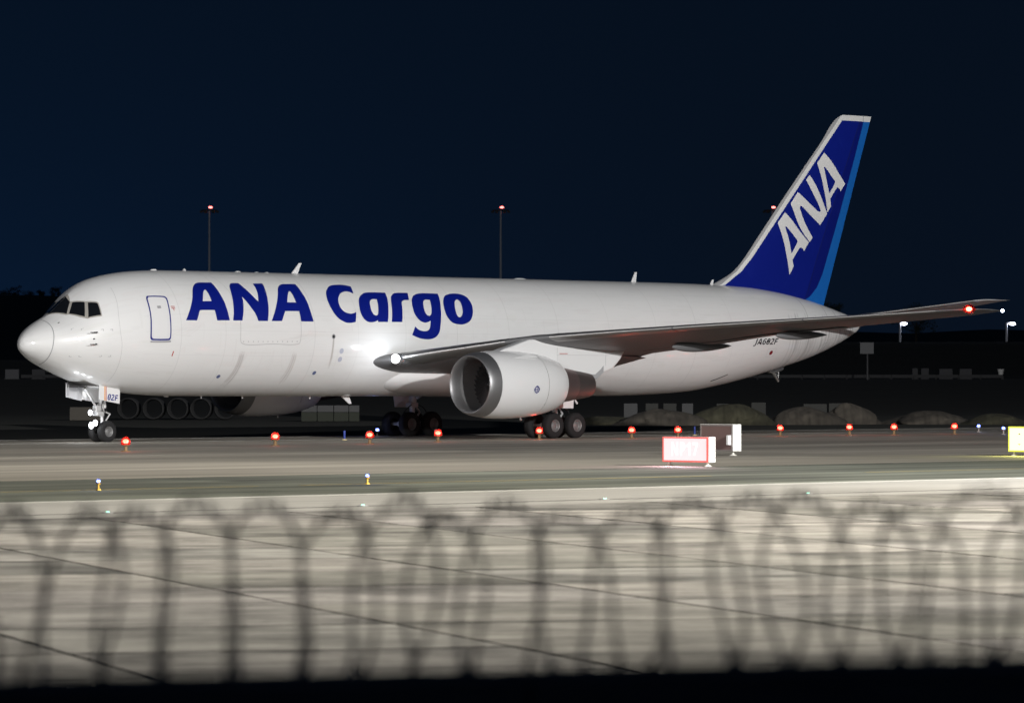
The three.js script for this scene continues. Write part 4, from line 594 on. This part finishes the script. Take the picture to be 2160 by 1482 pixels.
// concrete pipes, blocks and mounds behind the taxiway
{
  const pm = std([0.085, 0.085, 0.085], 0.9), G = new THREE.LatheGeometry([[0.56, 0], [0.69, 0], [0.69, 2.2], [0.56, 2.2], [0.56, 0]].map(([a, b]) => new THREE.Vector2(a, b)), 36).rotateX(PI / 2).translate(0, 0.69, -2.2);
  const names = ['leftmost concrete pipe in the row under the nose', 'second concrete pipe from the nose wheel', 'third concrete pipe from the nose wheel', 'fourth concrete pipe, beside the far engine', 'concrete pipe half hidden by the far engine'];
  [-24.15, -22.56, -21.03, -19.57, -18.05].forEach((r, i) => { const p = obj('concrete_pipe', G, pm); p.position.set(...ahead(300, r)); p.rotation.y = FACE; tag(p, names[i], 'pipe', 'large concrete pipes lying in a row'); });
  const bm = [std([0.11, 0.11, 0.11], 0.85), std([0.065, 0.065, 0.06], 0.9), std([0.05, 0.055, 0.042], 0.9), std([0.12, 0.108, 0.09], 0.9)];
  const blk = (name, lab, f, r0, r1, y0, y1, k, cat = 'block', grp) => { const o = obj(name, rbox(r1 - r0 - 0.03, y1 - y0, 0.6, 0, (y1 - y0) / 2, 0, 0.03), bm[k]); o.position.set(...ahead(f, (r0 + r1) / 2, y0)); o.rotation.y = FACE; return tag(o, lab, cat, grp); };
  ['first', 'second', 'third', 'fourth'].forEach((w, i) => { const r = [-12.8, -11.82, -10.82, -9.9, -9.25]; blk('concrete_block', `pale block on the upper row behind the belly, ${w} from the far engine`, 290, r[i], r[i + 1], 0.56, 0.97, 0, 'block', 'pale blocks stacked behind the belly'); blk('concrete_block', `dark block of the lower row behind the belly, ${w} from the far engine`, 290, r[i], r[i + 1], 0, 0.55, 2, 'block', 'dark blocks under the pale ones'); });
  const RB = [[7.05, 7.94, 0.56, 1.01, 0, 'pale crate at the left end of the row behind the first mound'], [8.42, 9.25, 0.6, 1.01, 1, 'grey crate just left of the first mound top'], [9.55, 10.4, 0.5, 1.01, 1, 'dull crate standing over the first mound'], [10.72, 11.45, 0.3, 1.01, 0, 'tall pale crate right of the first mound'], [12.9, 13.7, 0.5, 1.0, 1, 'grey crate left of the second mound top'], [15.1, 16.05, 0.5, 1.07, 1, 'grey crate between the second and third mound'], [18.4, 19.9, 0.4, 0.98, 1, 'long grey crate over the third mound'], [20.0, 21.3, 0.4, 1.02, 1, 'long pale crate behind the steep mound']];
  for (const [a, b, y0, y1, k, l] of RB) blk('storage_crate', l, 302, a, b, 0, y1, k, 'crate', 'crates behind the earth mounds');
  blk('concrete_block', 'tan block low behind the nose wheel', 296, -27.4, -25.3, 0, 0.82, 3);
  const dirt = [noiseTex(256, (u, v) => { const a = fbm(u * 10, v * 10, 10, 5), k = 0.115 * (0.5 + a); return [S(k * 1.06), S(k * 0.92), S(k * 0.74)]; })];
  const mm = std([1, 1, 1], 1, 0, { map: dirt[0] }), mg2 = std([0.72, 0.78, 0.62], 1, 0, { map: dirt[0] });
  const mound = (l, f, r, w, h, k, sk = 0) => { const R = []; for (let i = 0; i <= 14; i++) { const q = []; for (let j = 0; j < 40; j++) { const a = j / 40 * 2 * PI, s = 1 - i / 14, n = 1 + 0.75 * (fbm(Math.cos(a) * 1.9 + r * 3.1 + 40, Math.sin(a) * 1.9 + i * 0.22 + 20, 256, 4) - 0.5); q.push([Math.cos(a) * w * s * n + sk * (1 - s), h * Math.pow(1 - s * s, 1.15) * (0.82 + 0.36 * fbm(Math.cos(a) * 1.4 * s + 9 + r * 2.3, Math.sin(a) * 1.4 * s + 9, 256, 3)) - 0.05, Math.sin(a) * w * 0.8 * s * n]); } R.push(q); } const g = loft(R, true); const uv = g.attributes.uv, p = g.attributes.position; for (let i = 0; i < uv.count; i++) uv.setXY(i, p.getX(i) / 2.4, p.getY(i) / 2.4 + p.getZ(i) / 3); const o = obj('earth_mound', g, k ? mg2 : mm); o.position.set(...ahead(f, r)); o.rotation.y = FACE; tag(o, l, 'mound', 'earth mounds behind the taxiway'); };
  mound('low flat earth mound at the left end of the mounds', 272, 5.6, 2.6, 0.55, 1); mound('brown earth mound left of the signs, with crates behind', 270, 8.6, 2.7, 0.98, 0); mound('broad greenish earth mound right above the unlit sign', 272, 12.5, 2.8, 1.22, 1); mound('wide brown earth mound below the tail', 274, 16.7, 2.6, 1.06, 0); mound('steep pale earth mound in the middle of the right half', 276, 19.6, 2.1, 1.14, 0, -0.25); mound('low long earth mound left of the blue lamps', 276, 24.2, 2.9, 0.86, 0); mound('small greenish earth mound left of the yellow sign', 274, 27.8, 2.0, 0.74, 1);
}
// tall masts with red beacons far behind
['left tall mast with a red beacon, above the forward fuselage', 'middle tall mast with a red beacon, above the wing root', 'right tall mast with a red beacon, half behind the fin'].forEach((l, i) => {
  const t = thing('beacon_mast', l, 'mast', ahead(800, [-50.7, -1.9, 43.6][i]), 'tall masts far behind'); t.rotation.y = FACE; const y = 30.1;
  obj('pole', new THREE.CylinderGeometry(0.15, 0.25, y, 14).translate(0, y / 2, 0), std([0.75, 0.78, 0.82], 0.7), t);
  obj('head_ring', [new THREE.TorusGeometry(1.3, 0.08, 8, 28).rotateX(PI / 2).translate(0, y, 0), box(2.6, 0.1, 0.1, 0, y, 0), box(0.1, 0.1, 2.6, 0, y, 0)], M.well, t);
  for (let k = 0; k < 6; k++) obj('floodlight', rbox(0.5, 0.35, 0.3, Math.cos(k * PI / 3) * 1.35, y - 0.25, Math.sin(k * PI / 3) * 1.35), M.well, t);
  obj('beacon', new THREE.SphereGeometry(0.22, 14, 10).scale(1.6, 0.8, 1.6).translate(0.2, y + 0.5, 0), glow([1, 0.18, 0.16], 5), t);
});
// street lamps, board and small things along the road
[['left street lamp on the hillside right of the tail cone', 42.6, -0.35], ['right street lamp near the right edge of the picture', 54.4, -0.55]].forEach(([l, r, o], i) => {
  const t = thing('street_lamp', l, 'street lamp', ahead(520, r, 5.6), 'street lamps on the hillside'); t.rotation.y = FACE;
  obj('pole', [new THREE.CylinderGeometry(0.11, 0.15, 3.6, 12).translate(o, 1.0, 0)], std([0.5, 0.52, 0.56], 0.6), t);
  obj('arm', bar([o, 2.75, 0], [0.1, 2.8, 0], 0.06), std([0.5, 0.52, 0.56], 0.6), t);
  obj('lamp_glass', new THREE.SphereGeometry(0.3, 16, 10).scale(1.25, 0.55, 1).translate(0.05, 2.66, 0), glow([0.78, 0.82, 1], 12), t);
  const L = new THREE.PointLight(new THREE.Color().setRGB(0.75, 0.82, 1), 60); L.position.copy(t.position).add(V(0.05, 2.66, 0)); L.castShadow = true; L.shadow.radius = 10; scene.add(L);
});
{
  const t = thing('sign_board', 'grey blank board on a pole standing below the tail cone', 'sign', ahead(420, 31.2, 2.2)); t.rotation.y = FACE;
  obj('pole', new THREE.CylinderGeometry(0.07, 0.09, 2.5, 12).translate(0.05, 1.25, 0), std([0.12, 0.12, 0.125], 0.7), t); obj('board', rbox(1.2, 1.0, 0.08, 0, 2.9, 0.1), std([0.24, 0.24, 0.245], 0.8), t); obj('brace', [box(0.05, 1.0, 0.04, -0.3, 2.9, 0.03), box(0.05, 1.0, 0.04, 0.3, 2.9, 0.03)], M.well, t);
  const cab = (l, f, r, y, w, h, k) => { const o = thing('utility_cabinet', l, 'cabinet', ahead(f, r, y), 'dim cabinets along the road'); o.rotation.y = FACE; obj('body', rbox(w, h, 0.6, 0, h / 2, 0, 0.04), std([k * 0.45, k * 0.45, k * 0.48], 0.8), o); obj('plinth', box(w + 0.1, 0.1, 0.7, 0, 0.0, 0), M.well, o); };
  cab('narrow dim cabinet at the left of the roadside row', 434, 36.6, 2.35, 0.5, 1.0, 0.16); cab('square dim cabinet second in the roadside row', 434, 37.5, 2.35, 0.7, 1.0, 0.16); cab('wide dim cabinet third in the roadside row', 434, 39.4, 2.35, 1.2, 0.95, 0.17); cab('wide dim cabinet fourth in the roadside row', 434, 41.2, 2.35, 1.1, 0.95, 0.17);
  cab('pale cabinet at the far left below the nose', 434, -45.4, 2.35, 1.25, 0.9, 0.3); cab('dim cabinet second from the left below the nose', 434, -43.0, 2.35, 1.2, 0.9, 0.16);
  const tub = thing('planter_tub', 'small white tapered tub on the roadside at the right', 'tub', ahead(430, 44.0, 2.36)); obj('tub', new THREE.LatheGeometry([[0.16, 0], [0.3, 0.62], [0.33, 0.66], [0.28, 0.64], [0.14, 0.04]].map(([a, b]) => new THREE.Vector2(a, b)), 22).translate(0, 0.25, 0), std([0.75, 0.74, 0.72], 0.6), tub); obj('stand', new THREE.CylinderGeometry(0.1, 0.14, 0.27, 12).translate(0, 0.13, 0), M.well, tub);
}
// trees on the skyline
function tree(l, f, r, y, h, w) {
  const t = thing('tree', l, 'tree', ahead(f, r, y), 'dark trees on the skyline'); const geo = [], pos = [];
  obj('trunk', [bar([0, 0, 0], [0.1, h * 0.55, 0], 0.22, 0.12), bar([0.05, h * 0.35, 0], [w * 0.25, h * 0.65, 0.2], 0.1, 0.05), bar([0.05, h * 0.4, 0], [-w * 0.25, h * 0.7, -0.2], 0.1, 0.05)], std([0.05, 0.04, 0.03], 1), t);
  const cl = []; for (let k = 0; k < 22; k++) cl.push([rr(-0.42, 0.42) * w, h * rr(0.38, 0.92), rr(-0.4, 0.4) * w, rr(0.12, 0.24) * w]);
  for (let k = 0; k < 2600; k++) { const c = cl[k % 22], u = rr(-1, 1), a = rr(0, 2 * PI), q = Math.sqrt(1 - u * u), R = c[3] * Math.pow(rnd(), 0.4); const p = V(c[0] + q * Math.cos(a) * R, c[1] + u * R * 0.85, c[2] + q * Math.sin(a) * R), s = rr(0.1, 0.24); const d1 = V(rr(-1, 1), rr(-1, 1), rr(-1, 1)).normalize().multiplyScalar(s), d2 = V(rr(-1, 1), rr(-1, 1), rr(-1, 1)).normalize().multiplyScalar(s); pos.push(p.x, p.y, p.z, p.x + d1.x, p.y + d1.y, p.z + d1.z, p.x + d2.x, p.y + d2.y, p.z + d2.z); }
  const g = new THREE.BufferGeometry(); g.setAttribute('position', new THREE.Float32BufferAttribute(pos, 3)); g.computeVertexNormals(); obj('crown', g, std([0.035, 0.05, 0.025], 1), t);
}
tree('rounded dark tree on the skyline at the left edge', 1480, -154.5, 24.6, 5.4, 4.6); tree('small pointed dark tree between the two left skyline trees', 1480, -146, 24.8, 4.0, 2.2); tree('dark tree on the skyline just above the windscreen', 1480, -142, 24.8, 4.8, 4.0);
tree('low dark bushy tree at the picture corner left of the rounded one', 1490, -158.6, 24.4, 4.2, 4.4); tree('low dark tree filling the skyline between the rounded and pointed trees', 1490, -150, 24.2, 4.0, 5.0);
tree('dark tree seen just right of the fin base', 700, 47.6, 6.3, 7.2, 3.4); tree('broad dark tree above the wing near its tip', 700, 59.2, 6.3, 7.2, 5.6);
// perimeter wall and coil of razor wire close to the photographer
{
  const az = THREE.MathUtils.degToRad(26.5), D = V(Math.cos(az), 0, Math.sin(az)), O = V(...ahead(12.35, 0, 0)), TOP = 2.185;
  const w = thing('perimeter_wall', 'dark perimeter wall along the bottom edge of the picture', 'wall', [O.x, 0, O.z]); w.rotation.y = -az;
  const wm = noiseTex(256, (u, v) => { const k = 0.16 * (0.5 + fbm(u * 12, v * 12, 12, 4)); return [S(k), S(k), S(k * 1.05)]; });
  for (let i = -5; i < 5; i++) { obj('wall_panel', rbox(1.98, TOP - 0.12, 0.2, i * 2 + 1, (TOP - 0.12) / 2, 0, 0.01), std([1, 1, 1], 0.9, 0, { map: wm }), w); obj('coping', rbox(1.985, 0.12, 0.32, i * 2 + 1, TOP - 0.06, 0, 0.015), std([0.8, 0.8, 0.85], 0.8, 0, { map: wm }), w); }
  const coil = thing('razor_wire_coil', 'blurred coil of razor wire on top of the dark perimeter wall', 'razor wire', [O.x, TOP, O.z]); coil.rotation.y = -az;
  const wire = std([0.45, 0.445, 0.46], 0.6, 0.1), barbG = (() => { const s = new THREE.Shape([[-0.03, 0.004], [-0.014, 0.012], [0.014, 0.012], [0.03, 0.004], [0.014, -0.004], [-0.014, -0.004]].map(p => new THREE.Vector2(...p))); return new THREE.ExtrudeGeometry(s, { depth: 0.0012, bevelEnabled: false }); })();
  const pitch = 0.165;
  const run = 0; for (let k = -25; k < 25; k++) {
    
    const R = [0.222, 0.19, 0.207][run] + rr(-0.022, 0.012), lean = rr(-0.04, 0.04), cx = k * pitch + run * 0.06 + rr(-0.025, 0.025), n = 40, side = rr(-0.04, 0.04) - run * 0.02;
    const c = []; for (let i = 0; i <= n; i++) { const t = i / n, a = t * 2 * PI - PI / 2; c.push(V(cx + pitch * (t - 0.5) + pitch / (4 * PI) * Math.sin(4 * PI * t) + Math.sin(a) * lean + 0.008 * Math.sin(3 * a + k), R + Math.sin(a) * R, -Math.cos(a) * R * 0.95 + side)); }
    const cur = new THREE.CatmullRomCurve3(c); const parts = [];
    // flat tape
    const pos = [], idx = []; const fr = cur.computeFrenetFrames(60, false); for (let i = 0; i <= 60; i++) { const p = cur.getPoint(i / 60), b = V(1, 0, 0), q = 0.006; for (const [s2, e] of [[-1, 1], [1, 1], [1, -1], [-1, -1]]) { const nrm = p.clone().sub(V(p.x, R, side)).normalize(); const v = p.clone().addScaledVector(b, s2 * q).addScaledVector(nrm, e * 0.0016); pos.push(v.x, v.y, v.z); } }
    for (let i = 0; i < 60; i++) for (let s2 = 0; s2 < 4; s2++) { const a = i * 4 + s2, b = i * 4 + (s2 + 1) % 4; idx.push(a, a + 4, b, b, a + 4, b + 4); }
    const tape = new THREE.BufferGeometry(); tape.setAttribute('position', new THREE.Float32BufferAttribute(pos, 3)); tape.setIndex(idx); tape.computeVertexNormals(); parts.push(tape);
    for (let i = 0; i < 22; i++) { const g = barbG.clone(), p = cur.getPoint(i / 22), a = i / 22 * 2 * PI; g.rotateZ(PI / 2 + rr(-0.3, 0.3)); g.rotateX(-a); g.translate(p.x, p.y, p.z); parts.push(g); }
    obj('loop', parts, wire, coil);
  }
  obj('support_wire', [bar([-4.4, 0.03, 0.05], [4.4, 0.03, 0.05], 0.003), bar([-4.4, 0.22, -0.2], [4.4, 0.22, -0.2], 0.003)], wire, coil);
}
renderer.render(scene, camera);
